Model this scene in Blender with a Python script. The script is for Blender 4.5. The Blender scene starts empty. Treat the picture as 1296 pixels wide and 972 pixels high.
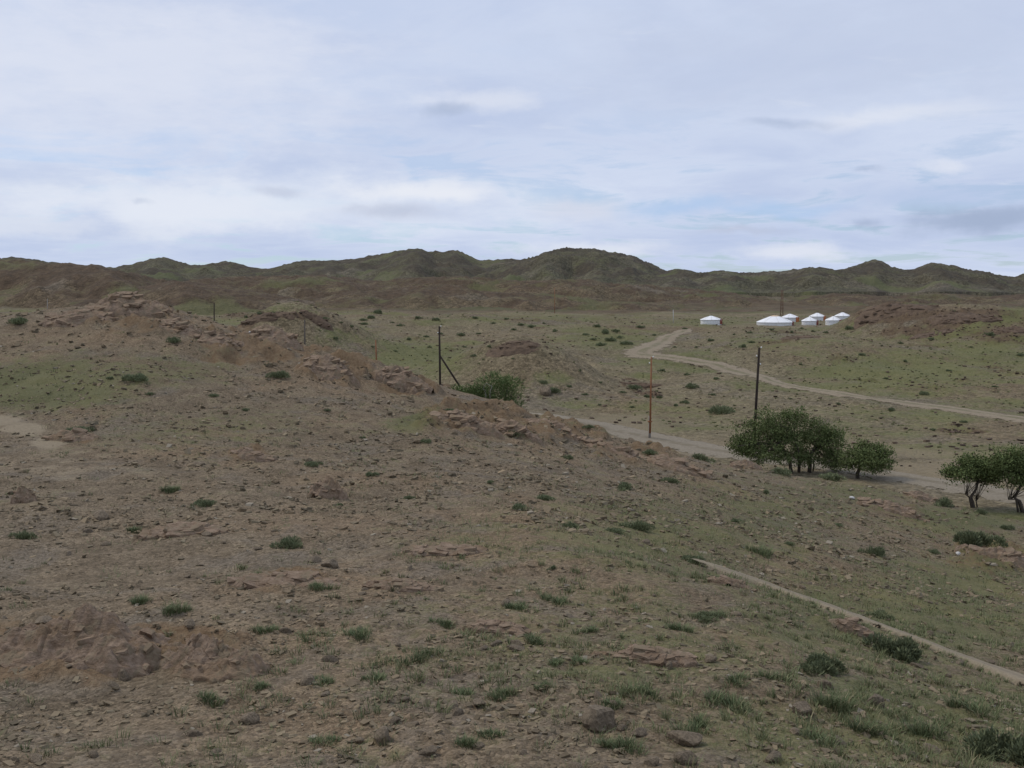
import bpy, bmesh, math, random
import numpy as np

# ------------------------------------------------------------------ camera, sky, sun, exposure
scene = bpy.context.scene
COL = scene.collection
EYE = 14.0                      # eye height above the valley floor
F = 1272.0                      # focal length in pixels of a 1296 px wide frame
HORIZON = 378.0
PITCH = math.atan((486.0 - HORIZON) / F)

cam_data = bpy.data.cameras.new('camera')
cam_data.sensor_width = 36.0
cam_data.lens = 36.0 * F / 1296.0
cam_data.clip_start = 0.1
cam_data.clip_end = 20000.0
cam = bpy.data.objects.new('camera', cam_data)
COL.objects.link(cam)
cam.location = (0, 0, EYE)
cam.rotation_euler = (math.pi / 2 - PITCH, 0, 0)
scene.camera = cam

SUN_EL, SUN_AZ = math.radians(52), math.radians(-62)     # azimuth from +Y towards +X

sun_data = bpy.data.lights.new('sun', 'SUN')
sun_data.energy = 1.4
sun_data.angle = math.radians(10)
sun_data.color = (1.0, 0.91, 0.77)
sun = bpy.data.objects.new('sun', sun_data)
COL.objects.link(sun)
sun.location = (-60, 40, 90)
sun.rotation_euler = (math.pi / 2 - SUN_EL, 0, math.pi - SUN_AZ)
scene.view_settings.view_transform = 'Standard'
scene.view_settings.look = 'None'
scene.view_settings.exposure = 0.0
scene.view_settings.gamma = 1.0
scene.view_settings.use_curve_mapping = False
scene.cycles.max_bounces = 4
scene.cycles.diffuse_bounces = 2
scene.cycles.transparent_max_bounces = 8


class NT:
    """small helper round a node tree"""
    def __init__(self, tree):
        self.t = tree
        self.n = tree.nodes
        self.l = tree.links

    def node(self, kind, **kw):
        nd = self.n.new(kind)
        for k, v in kw.items():
            setattr(nd, k, v)
        return nd

    def put(self, sock, v):
        if isinstance(v, bpy.types.NodeSocket):
            self.l.new(v, sock)
        elif v is not None:
            if isinstance(v, (tuple, list)) and len(v) == 3 and len(sock.default_value) == 4:
                v = (*v, 1.0)
            sock.default_value = v

    def math(self, op, a, b=None, c=None, clamp=False):
        nd = self.node('ShaderNodeMath', operation=op, use_clamp=clamp)
        for i, v in enumerate((a, b, c)):
            if v is not None:
                self.put(nd.inputs[i], v)
        return nd.outputs[0]

    def vmath(self, op, a, b=None):
        nd = self.node('ShaderNodeVectorMath', operation=op)
        self.put(nd.inputs[0], a)
        if b is not None:
            self.put(nd.inputs[1], b)
        return nd.outputs[1] if op in ('DOT_PRODUCT', 'LENGTH') else nd.outputs[0]

    def smooth(self, v, lo, hi, a=0.0, b=1.0):
        nd = self.node('ShaderNodeMapRange', interpolation_type='SMOOTHSTEP')
        self.put(nd.inputs[0], v)
        for i, x in enumerate((lo, hi, a, b)):
            nd.inputs[i + 1].default_value = x
        return nd.outputs[0]

    def noise(self, vec, scale, detail=4, rough=0.55, distortion=0.0, out=0):
        nd = self.node('ShaderNodeTexNoise')
        self.put(nd.inputs['Vector'], vec)
        nd.inputs['Scale'].default_value = scale
        nd.inputs['Detail'].default_value = detail
        nd.inputs['Roughness'].default_value = rough
        nd.inputs['Distortion'].default_value = distortion
        return nd.outputs[out]

    def mix(self, fac, a, b, blend='MIX'):
        nd = self.node('ShaderNodeMix', data_type='RGBA', blend_type=blend)
        self.put(nd.inputs[0], fac)
        self.put(nd.inputs[6], a)
        self.put(nd.inputs[7], b)
        return nd.outputs[2]

    def attr(self, name):
        return self.node('ShaderNodeAttribute', attribute_name=name).outputs['Fac']


world = bpy.data.worlds.new('World')
scene.world = world
world.use_nodes = True
w = NT(world.node_tree)
w.n.clear()
wdir = w.node('ShaderNodeTexCoord').outputs['Generated']
sky = w.node('ShaderNodeTexSky', sky_type='NISHITA')
sky.sun_disc = False
sky.sun_elevation = SUN_EL
sky.sun_rotation = SUN_AZ
sky.air_density = 1.0
sky.dust_density = 0.3
sky_blue = w.mix(1.0, sky.outputs[0], (0.066, 0.082, 0.108), 'MULTIPLY')
sep = w.node('ShaderNodeSeparateXYZ')
w.put(sep.inputs[0], wdir)
zc = w.math('ADD', w.math('ABSOLUTE', sep.outputs[2]), 0.10)
comb = w.node('ShaderNodeCombineXYZ')
w.put(comb.inputs[0], w.math('DIVIDE', sep.outputs[0], zc))
w.put(comb.inputs[1], w.math('DIVIDE', sep.outputs[1], zc))
plane = comb.outputs[0]                                   # the cloud deck seen in perspective
big = w.noise(w.vmath('MULTIPLY', plane, (0.34, 0.30, 1)), 1.0, 4, 0.45)
fine = w.noise(w.vmath('MULTIPLY', plane, (1.5, 1.6, 1)), 1.0, 7, 0.6, 0.5)
wisp = w.noise(w.vmath('MULTIPLY', plane, (2.6, 4.2, 1)), 1.0, 6, 0.55, 0.3)
shade = w.math('ADD', w.math('MULTIPLY', big, 0.6), w.math('MULTIPLY', fine, 0.4))
cloud = w.mix(w.smooth(shade, 0.34, 0.66), (0.495, 0.58, 0.785), (0.67, 0.74, 0.89))
# low in the sky the deck breaks up and the blue shows between small puffs
low = w.smooth(sep.outputs[2], 0.02, 0.22, 1.0, 0.0)
gap = w.math('MULTIPLY', w.smooth(fine, 0.50, 0.62), w.math('ADD', w.math('MULTIPLY', low, 0.55), 0.10), clamp=True)
skycol = w.mix(gap, cloud, sky_blue)
# single clouds: direction (from the photograph's pixels), size in radians, colour
warp = w.node('ShaderNodeVectorMath', operation='SUBTRACT')
w.put(warp.inputs[0], w.noise(wdir, 9.0, 5, 0.6, out=1))
warp.inputs[1].default_value = (0.5, 0.5, 0.5)
wd = w.vmath('ADD', wdir, w.vmath('MULTIPLY', warp.outputs[0], (0.10, 0.10, 0.035)))

ragged = w.noise(w.vmath('MULTIPLY', wdir, (14, 14, 42)), 1.0, 6, 0.62)


def pixel_ray(px, py):
    u, v = (px - 648.0) / F, (486.0 - py) / F
    c, s = math.cos(PITCH), math.sin(PITCH)
    return np.array([u, c + v * s, -s + v * c])


BRIGHT, GREY, BLUE = (0.84, 0.86, 0.92), (0.37, 0.45, 0.62), (0.44, 0.59, 0.83)
for px, py, rx, ry, col, k in (
        (160, 80, 330, 110, (0.74, 0.78, 0.89), 0.75),
        (1050, 60, 400, 90, (0.52, 0.59, 0.76), 0.6),
        (870, 262, 120, 14, BLUE, 0.85), (1200, 250, 120, 16, (0.48, 0.58, 0.79), 0.75),
        (990, 268, 80, 10, BLUE, 0.7), (60, 235, 90, 12, (0.52, 0.60, 0.78), 0.5),
        (620, 128, 95, 16, BRIGHT, 0.45), (230, 262, 170, 30, BRIGHT, 0.8), (540, 240, 110, 16, BRIGHT, 0.7), (300, 258, 460, 44, (0.76, 0.81, 0.91), 0.75), (1110, 145, 110, 14, BRIGHT, 0.45),
        (520, 243, 90, 10, BRIGHT, 0.55), (730, 262, 70, 16, (0.66, 0.70, 0.82), 0.8),
        (740, 310, 120, 14, BRIGHT, 0.55), (1000, 318, 60, 12, BRIGHT, 0.6), (60, 290, 120, 16, (0.7, 0.75, 0.86), 0.7),
        (577, 141, 30, 9, GREY, 0.55), (985, 156, 66, 7, GREY, 0.5), (1235, 279, 80, 17, GREY, 0.95), (1270, 270, 50, 14, GREY, 0.8),
        (1098, 217, 22, 6, GREY, 0.5), (1085, 285, 30, 8, GREY, 0.7), (175, 251, 16, 4, GREY, 0.3),
        (500, 268, 70, 12, (0.50, 0.55, 0.69), 0.7), (350, 243, 45, 8, (0.5, 0.56, 0.71), 0.6),
        (930, 293, 60, 6, (0.5, 0.56, 0.71), 0.7), (1195, 212, 22, 8, BRIGHT, 0.45)):
    r = pixel_ray(px, py)
    r = r / np.linalg.norm(r)
    off = w.vmath('SUBTRACT', wd, tuple(r))
    q = w.vmath('LENGTH', w.vmath('MULTIPLY', off, (F / rx, 1.5, F / ry)))
    q = w.math('ADD', q, w.math('MULTIPLY', w.math('SUBTRACT', ragged, 0.5), 1.5))
    skycol = w.mix(w.smooth(q, 0.10, 1.25, k, 0.0), skycol, col)
skycol = w.mix(w.smooth(wisp, 0.60, 0.80, 0.0, 0.30), skycol, (0.80, 0.83, 0.90))
bg = w.node('ShaderNodeBackground')
w.put(bg.inputs[0], skycol)
bg.inputs[1].default_value = 1.0
w.l.new(bg.outputs[0], w.node('ShaderNodeOutputWorld').inputs[0])

# ------------------------------------------------------------------ numbers: noise, projection
rng = np.random.default_rng(7)
random.seed(7)


def _hash(ix, iy, seed):
    h = (ix.astype(np.int64) * 374761393 + iy.astype(np.int64) * 668265263 + seed * 974711) & 0xFFFFFFFF
    h = ((h ^ (h >> 13)) * 1274126177) & 0xFFFFFFFF
    return (h ^ (h >> 16)) & 0xFFFFFFFF


def gnoise(x, y, seed=0):
    ix, iy = np.floor(x), np.floor(y)
    fx, fy = x - ix, y - iy
    u = fx * fx * fx * (fx * (fx * 6 - 15) + 10)
    v = fy * fy * fy * (fy * (fy * 6 - 15) + 10)

    def g(ox, oy):
        a = _hash(ix + ox, iy + oy, seed) * (2 * np.pi / 4294967296.0)
        return np.cos(a) * (fx - ox) + np.sin(a) * (fy - oy)
    a = g(0, 0) * (1 - u) + g(1, 0) * u
    b = g(0, 1) * (1 - u) + g(1, 1) * u
    return (a * (1 - v) + b * v) * 1.5


def fbm(x, y, octaves=4, seed=0, rough=0.5):
    s = np.zeros_like(x)
    amp, tot = 1.0, 0.0
    for i in range(octaves):
        s += amp * gnoise(x, y, seed + i * 17)
        tot += amp
        amp *= rough
        x, y = x * 2.03 + 11.3, y * 2.03 - 7.7
    return s / tot


def ridged(x, y, octaves=4, seed=0):
    s = np.zeros_like(x)
    amp, tot = 1.0, 0.0
    for i in range(octaves):
        s += amp * (1 - np.abs(gnoise(x, y, seed + i * 13)) * 2)
        tot += amp
        amp *= 0.5
        x, y = x * 2.1 + 3.1, y * 2.1 + 5.2
    return s / tot


def sstep(v, lo, hi):
    t = np.clip((v - lo) / (hi - lo), 0, 1)
    return t * t * (3 - 2 * t)


CP, SP = math.cos(PITCH), math.sin(PITCH)


def project(x, y, z):
    z = z - EYE
    depth = np.maximum(y * CP - z * SP, 0.5)
    return 648 + F * x / depth, 486 - F * (y * SP + z * CP) / depth


def at(px, py, Y):
    """point of the place seen at pixel px, py that lies Y metres ahead"""
    r = pixel_ray(px, py)
    p = r * (Y / r[1])
    return np.array([p[0], p[1], p[2] + EYE])


def blobs(px, py, spots):
    m = np.zeros_like(px)
    for cx, cy, rx, ry, k in spots:
        q = ((px - cx) / rx) ** 2 + ((py - cy) / ry) ** 2
        m = np.maximum(m, k * np.exp(-q * 0.9))
    return m


def pchip(xs, ys, x):
    xs, ys = np.asarray(xs, float), np.asarray(ys, float)
    h = np.diff(xs)
    dl = np.diff(ys) / h
    m = np.zeros_like(ys)
    m[0], m[-1] = dl[0], dl[-1]
    for i in range(1, len(xs) - 1):
        if dl[i - 1] * dl[i] > 0:
            w1, w2 = 2 * h[i] + h[i - 1], h[i] + 2 * h[i - 1]
            m[i] = (w1 + w2) / (w1 / dl[i - 1] + w2 / dl[i])
    x = np.clip(x, xs[0], xs[-1])
    i = np.clip(np.searchsorted(xs, x) - 1, 0, len(xs) - 2)
    t = (x - xs[i]) / h[i]
    t2, t3 = t * t, t * t * t
    return ((2 * t3 - 3 * t2 + 1) * ys[i] + (t3 - 2 * t2 + t) * h[i] * m[i]
            + (-2 * t3 + 3 * t2) * ys[i + 1] + (t3 - t2) * h[i] * m[i + 1])


class Profile:
    """height table over direction a = x / y and distance y"""
    def __init__(self, acols, dist, hgt, lo, hi):
        self.a = np.linspace(acols[0], acols[-1], 260)
        self.ly = np.linspace(math.log(lo), math.log(hi), 500)
        D = np.array([pchip(acols, dist[r], self.a) for r in range(len(dist))])
        Z = np.array([pchip(acols, hgt[r], self.a) for r in range(len(hgt))])
        self.T = np.array([pchip(np.log(D[:, i]), Z[:, i], self.ly) for i in range(len(self.a))])
        k = np.exp(-0.5 * (np.arange(-6, 7) / 2.6) ** 2)
        k /= k.sum()
        pad = np.pad(self.T, 6, mode='edge')
        pad = np.apply_along_axis(lambda c: np.convolve(c, k, 'valid'), 0, pad)
        self.T = np.apply_along_axis(lambda c: np.convolve(c, k, 'valid'), 1, pad)

    def __call__(self, x, y):
        y = np.maximum(y, 0.5)
        fa = np.clip((x / y - self.a[0]) / (self.a[1] - self.a[0]), 0, len(self.a) - 1.001)
        fy = np.clip((np.log(y) - self.ly[0]) / (self.ly[1] - self.ly[0]), 0, len(self.ly) - 1.001)
        i, j = fa.astype(int), fy.astype(int)
        u, v = fa - i, fy - j
        T = self.T
        return (T[i, j] * (1 - u) * (1 - v) + T[i + 1, j] * u * (1 - v)
                + T[i, j + 1] * (1 - u) * v + T[i + 1, j + 1] * u * v)


# ------------------------------------------------------------------ the near hillside
HC_PX = [-700, -250, 0, 160, 300, 420, 540, 660, 800, 930, 1060, 1180, 1296, 1550, 1950]
HC_CREST = [(410, 66), (400, 62), (397, 60), (383, 62), (412, 60), (446, 57), (486, 55), (519, 55), (562, 58),
            (590, 64), (609, 68), (630, 62), (662, 56), (690, 52), (710, 52)]
HC_ROWS = {8: [972, 972, 972, 972, 972, 972, 972, 972, 972, 974, 980, 986, 990, 1000, 1010],
           11: [870, 868, 868, 866, 862, 860, 858, 856, 858, 866, 882, 900, 915, 935, 945],
           15: [778, 776, 775, 772, 768, 766, 764, 762, 768, 782, 806, 832, 855, 878, 890],
           21: [692, 690, 690, 688, 686, 685, 685, 686, 695, 716, 748, 778, 805, 830, 845],
           29: [612, 610, 610, 608, 610, 612, 616, 622, 640, 668, 704, 734, 762, 790, 800],
           38: [548, 545, 545, 540, 545, 552, 562, 574, 604, 638, 672, 700, 726, 745, 750],
           48: [472, 468, 468, 462, 478, 500, 522, 540, 578, 612, 642, 668, 693, 706, 720]}
acols = [(p - 648) / F for p in HC_PX]
dist, hgt = [], []
for d, z in ((1.2, -1.55), (4.5, -2.55)):
    dist.append([d] * len(acols))
    hgt.append([z + EYE] * len(acols))
for d, row in HC_ROWS.items():
    dist.append([d] * len(acols))
    hgt.append([at(648, py, d)[2] for py in row])
dist.append([c[1] for c in HC_CREST])
hgt.append([at(648, c[0], c[1])[2] for c in HC_CREST])
crest_d, crest_z = np.array(dist[-1], float), np.array(hgt[-1])
for k, drop in ((1.12, 0.03), (1.35, 0.12), (1.75, 0.30), (2.3, 0.55)):
    dist.append(list(crest_d * k))
    hgt.append(list(crest_z - drop * crest_d))
near_profile = Profile(acols, dist, hgt, 1.2, 150)

NEAR_GREEN = [(60, 488, 120, 32, 0.95), (170, 474, 110, 22, 0.6), (260, 545, 200, 40, 0.35), (860, 680, 190, 50, 0.4),
              (1160, 770, 190, 60, 0.55), (980, 640, 140, 26, 0.35), (1150, 920, 210, 60, 0.6), (1215, 660, 80, 16, 0.7),
              (720, 820, 260, 90, 0.28), (520, 535, 30, 14, 0.6), (1080, 620, 70, 14, 0.45), (760, 660, 100, 30, 0.35),
              (600, 680, 120, 40, 0.22), (1240, 740, 90, 30, 0.5)]
NEAR_ROCK = [(60, 830, 170, 60, 0.7), (230, 825, 130, 50, 0.7), (370, 735, 110, 28, 0.5), (180, 410, 110, 26, 0.55),
             (330, 440, 110, 30, 0.7), (430, 468, 60, 22, 0.8), (510, 490, 50, 16, 0.7), (600, 530, 90, 24, 0.75),
             (700, 545, 90, 24, 0.65), (800, 575, 90, 18, 0.55), (420, 625, 40, 20, 0.5), (310, 575, 40, 14, 0.6),
             (1260, 710, 70, 22, 0.7), (1130, 645, 60, 14, 0.5), (1050, 790, 70, 16, 0.4), (940, 738, 60, 12, 0.35),
             (100, 555, 40, 12, 0.5), (560, 760, 140, 30, 0.3)]
NEAR_DIRT = [(-10, 533, 45, 8, 1.2), (30, 543, 34, 9, 1.2), (60, 560, 26, 9, 1.1), (80, 590, 180, 40, 0.5), (60, 640, 160, 50, 0.35), (300, 700, 300, 60, 0.25)]
PATH_PX = [(862, 706), (895, 716), (925, 726), (965, 739), (1005, 754), (1050, 770), (1085, 783), (1120, 796), (1160, 811),
           (1200, 827), (1240, 842), (1275, 855), (1330, 876), (1400, 905)]


def strata(x, y, wl, seed):
    wx = x + 1.5 * fbm(x * 0.12, y * 0.12, 2, seed + 5)
    t = (x * 0.42 + y * 0.91) / wl + 1.1 * fbm(wx * 0.25, y * 0.25, 3, seed)
    f = t - np.floor(t)
    return np.where(f < 0.78, f / 0.78, (1 - f) / 0.22) - 0.5


def near_masks(x, y, z0):
    px, py = project(x, y, z0)
    wob = 26 * fbm(x * 0.35, y * 0.35, 3, 91)
    g = blobs(px + wob, py + wob * 0.4, NEAR_GREEN)
    g = g + 0.16 * sstep(px, 250, 1100) + 0.10 * sstep(fbm(x / 6, y / 6, 3, 95), -0.1, 0.3)
    r = blobs(px + wob, py + wob * 0.4, NEAR_ROCK)
    d = blobs(px + wob * 0.3, py, NEAR_DIRT)
    return g, r, d


_path_xy = None


def near_base(x, y):
    z = near_profile(x, y)
    k = np.clip((y - 3) / 20, 0.05, 1)
    return z + k * (0.42 * fbm(x / 11, y / 11, 2, 3) + 0.16 * fbm(x / 3.6, y / 3.6, 2, 4))


def near_height(x, y, full=False):
    zb = near_base(x, y)
    g, r, d = near_masks(x, y, zb)
    rough = 0.35 + 0.65 * sstep(fbm(x / 2.7, y / 2.7, 3, 21), -0.25, 0.3)
    flat = 1.0 - 0.75 * np.clip(d, 0, 1)
    if _path_xy is not None:
        q = path_distance(x, y)
        flat = flat * (0.06 + 0.94 * sstep(q, 0.25, 0.8))
        zb = zb - 0.045 * (1 - sstep(q, 0.2, 0.45))
    z = zb + flat * (0.10 * fbm(x / 1.3, y / 1.3, 3, 6) * (0.5 + rough) + 0.050 * rough * fbm(x * 2.6, y * 2.6, 3, 8, 0.6))
    rk = sstep(r + 0.28 * fbm(x * 0.9, y * 0.9, 3, 31), 0.30, 0.62)
    z = z + rk * (0.20 * strata(x, y, 0.95, 40) + 0.09 * strata(x, y, 0.33, 44) + 0.16 * ridged(x / 1.9, y / 1.9, 3, 47))
    far = sstep(y, 25, 50)
    z = z + far * rk * 0.85 * (ridged(x / 3.5, y / 3.5, 3, 61) - 0.35)
    if full:
        return z, g, rk, d
    return z


def path_distance(x, y):
    best = np.full(x.shape, 1e9)
    P = _path_xy
    for (ax, ay), (bx, by) in zip(P[:-1], P[1:]):
        dx, dy = bx - ax, by - ay
        t = np.clip(((x - ax) * dx + (y - ay) * dy) / (dx * dx + dy * dy), 0, 1)
        best = np.minimum(best, np.hypot(x - ax - t * dx, y - ay - t * dy))
    return best


def march(fn, px, py, y0, y1, n=1500):
    r = pixel_ray(px, py)
    Y = np.exp(np.linspace(math.log(y0), math.log(y1), n))
    x = r[0] / r[1] * Y
    zr = EYE + r[2] / r[1] * Y
    zg = fn(x, Y)
    hit = np.nonzero(zg >= zr)[0]
    i = hit[0] if len(hit) else int(np.argmin(zr - zg))
    return np.array([x[i], Y[i], zg[i]])


_path_xy = [tuple(march(near_base, px, py, 6, 55)[:2]) for px, py in PATH_PX]


def on_near(px, py):
    return march(near_height, px, py, 5, 72)


# ------------------------------------------------------------------ the valley behind it
VC_PX = [-900, -200, 150, 400, 650, 850, 1000, 1150, 1296, 1600, 2200]
VD = [30, 62, 80, 100, 130, 170, 220, 275, 350, 500, 750, 1100, 1700]
VZ = {0: [-15, -14, -14, -13.9, -13.2, -11.4, -9.0, -6.9, -5.3, -3.0, 0.5, 8.0, 14.0]}
vac = [(p - 648) / F for p in VC_PX]
left_lift = [2.0, 1.6, 1.2, 0.9, 0.3, 0, 0, 0, 0.2, 0.6, 1.0]
vdist = [[d] * len(vac) for d in VD]
vhgt = [[EYE + z + (l * min(1.0, (d - 60) / 140) if d > 60 else 0) + (l * 2.0 if d > 600 else 0)
         for l in left_lift] for d, z in zip(VD, VZ[0])]
valley_profile = Profile(vac, vdist, vhgt, 30, 1700)

MOUNDS = [  # centre pixel, distance, half width x, half depth y, height
    (640, 150, 10, 14, 5.6), (705, 146, 8, 10, 2.4), (335, 168, 12, 14, 5.0), (385, 172, 12, 14, 4.2), (435, 180, 12, 14, 2.6),
    (1090, 240, 6, 8, 2.0), (1130, 236, 9, 12, 2.8), (1160, 238, 14, 22, 2.2), (1215, 240, 17, 26, 3.0), (1296, 236, 18, 26, 2.6), (1390, 230, 30, 30, 2.6),
    (1000, 215, 16, 26, 1.3), (935, 232, 14, 18, 0.9), (700, 108, 7, 8, 0.8), (790, 128, 6, 7, 0.9),
    (1060, 196, 12, 16, 1.0), (520, 255, 30, 25, 1.8), (640, 290, 30, 30, 1.6)]
VALLEY_GREEN = [(530, 450, 70, 22, 0.9), (770, 430, 80, 20, 0.6), (850, 455, 70, 14, 0.7), (960, 432, 60, 16, 0.5),
                (1150, 472, 130, 30, 0.8), (1250, 450, 100, 26, 0.7), (1100, 545, 160, 20, 0.45), (1060, 470, 60, 12, 0.9),
                (700, 402, 160, 9, 0.5), (450, 425, 60, 16, 0.45), (900, 408, 200, 6, 0.5), (1180, 525, 150, 14, 0.6),
                (860, 520, 120, 20, 0.4), (730, 510, 60, 12, 0.45), (560, 380, 160, 6, 0.5), (760, 372, 120, 8, 0.6),
                (60, 385, 60, 10, 0.55), (300, 390, 90, 10, 0.5), (1050, 440, 180, 30, 0.35), (640, 480, 60, 12, 0.3),
                (300, 368, 120, 9, 0.45), (640, 362, 160, 9, 0.5), (1100, 360, 250, 8, 0.6), (1260, 380, 60, 8, 0.5)]
VALLEY_ROCK = [(1140, 397, 75, 15, 0.95), (1230, 403, 80, 17, 0.9), (1290, 418, 70, 24, 0.95), (1190, 420, 100, 18, 0.65), (660, 440, 60, 14, 0.6),
               (355, 400, 80, 5, 0.9), (60, 355, 130, 26, 0.9), (190, 375, 80, 14, 0.8), (540, 370, 140, 8, 0.7),
               (760, 365, 160, 5, 0.6), (1000, 424, 60, 10, 0.45), (810, 488, 40, 8, 0.5), (1060, 456, 40, 8, 0.5),
               (1000, 378, 200, 10, 0.6), (380, 365, 130, 12, 0.6), (700, 378, 220, 8, 0.55), (1150, 372, 150, 7, 0.6)]
VALLEY_DIRT = [(960, 565, 260, 18, 0.8), (1200, 600, 200, 22, 0.9), (790, 535, 90, 14, 0.8), (700, 398, 140, 3, 0.6),
               (860, 398, 90, 4, 0.6), (980, 412, 110, 4, 0.6), (640, 455, 70, 18, 0.5), (1150, 575, 160, 12, 0.7)]
ROAD_PX = [(640, 518, 9), (700, 531, 8), (760, 541, 8), (820, 554, 7), (870, 564, 6.5), (930, 574, 6), (1000, 583, 5.6), (1080, 594, 5.2),
           (1160, 607, 4.6), (1240, 620, 5.4), (1296, 630, 5.4), (1400, 650, 4.6), (1520, 676, 4.6)]
TRACK_PX = [(878, 415, 4), (862, 421, 5), (842, 430, 6), (826, 439, 7.5), (812, 448, 9), (850, 453, 5.5), (885, 459, 5.5), (915, 465, 6.5),
            (945, 474, 6.5), (985, 485, 3.8), (1040, 495, 3.8), (1100, 504, 4.0), (1160, 512, 4.6), (1220, 520, 5),
            (1296, 531, 5), (1400, 546, 5), (1550, 566, 5)]


def valley_base(x, y):
    z = valley_profile(x, y)
    for px, d, rx, ry, h in MOUNDS:
        cx = (px - 648) / F * d
        q = ((x - cx) / rx) ** 2 + ((y - d) / ry) ** 2
        z = z + h * np.exp(-q * 1.1)
    far = sstep(y, 300, 520)
    z = z + far * (3.0 * fbm(x / 75, y / 90, 3, 201) + 2.5 * (ridged(x / 130, y / 75, 4, 207) - 0.6))
    camp = np.exp(-((x - 74) / 34) ** 2 - ((y - 280) / 40) ** 2)      # the camp stands on level ground
    z = z + sstep(y, 95, 150) * (1 - far) * (1 - 0.95 * camp) * 2.0 * fbm(x / 34, y / 30, 3, 211)
    return z


_lines = []


def line_distance(P, x, y):
    best = np.full(x.shape, 1e9)
    for (ax, ay, aw), (bx, by, bw) in zip(P[:-1], P[1:]):
        dx, dy = bx - ax, by - ay
        t = np.clip(((x - ax) * dx + (y - ay) * dy) / (dx * dx + dy * dy), 0, 1)
        best = np.minimum(best, np.hypot(x - ax - t * dx, y - ay - t * dy) / (aw + t * (bw - aw)))
    return best


def valley_height(x, y, full=False):
    zb = valley_base(x, y)
    px, py = project(x, y, zb)
    wob = 16 * fbm(x / 14, y / 14, 3, 291)
    g = blobs(px + wob, py + wob * 0.35, VALLEY_GREEN)
    r = blobs(px + wob, py + wob * 0.25, VALLEY_ROCK)
    d = blobs(px + wob, py + wob * 0.3, VALLEY_DIRT)
    r = np.maximum(r, 0.62 * sstep(fbm(x / 13, y / 10, 3, 233), 0.22, 0.42) * (1 - np.clip(d, 0, 1)))
    g = np.maximum(g, 0.55 * sstep(fbm(x / 30, y / 22, 3, 235), 0.02, 0.3))
    rk = sstep(r + 0.3 * fbm(x / 6, y / 6, 4, 231), 0.3, 0.65)
    near = 1 - sstep(y, 95, 140)
    z = zb + (0.10 + 0.25 * (1 - near)) * fbm(x / 3.2, y / 3.2, 3, 221) * (1 - 0.6 * np.clip(d, 0, 1))
    far = sstep(y, 300, 520)
    z = z + rk * ((0.9 + 3.0 * far) * (ridged(x / (5 + 12 * far), y / (5 + 12 * far), 4, 241) - 0.4))
    flat = np.zeros_like(x)
    for P in _lines:
        flat = np.maximum(flat, 1 - sstep(line_distance(P, x, y), 0.5, 0.9))
    z = z * (1 - flat) + (zb - 0.06) * flat
    if full:
        return z, g, rk, d
    return z


def to_line(pts, lo, hi):
    out = []
    for px, py, wd_ in pts:
        p = march(valley_base, px, py, lo, hi)
        out.append((p[0], p[1], wd_))
    return out


ROAD = to_line(ROAD_PX, 55, 140)
TRACK = to_line(TRACK_PX, 80, 300)
_lines = [ROAD, TRACK]


def on_valley(px, py, lo=58, hi=900):
    return march(valley_height, px, py, lo, hi)


def ground(x, y):
    x, y = np.atleast_1d(np.asarray(x, float)), np.atleast_1d(np.asarray(y, float))
    return np.maximum(near_height(x, y), np.where(y > 45, valley_height(x, np.maximum(y, 45)), -99))


# ------------------------------------------------------------------ materials
MATS = {}


def new_mat(name):
    m = bpy.data.materials.new(name)
    m.use_nodes = True
    t = NT(m.node_tree)
    t.n.clear()
    b = t.node('ShaderNodeBsdfPrincipled')
    b.inputs['Roughness'].default_value = 0.95
    b.inputs['Specular IOR Level'].default_value = 0.15
    t.l.new(b.outputs[0], t.node('ShaderNodeOutputMaterial').inputs[0])
    MATS[name] = m
    return m, t, b


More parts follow.
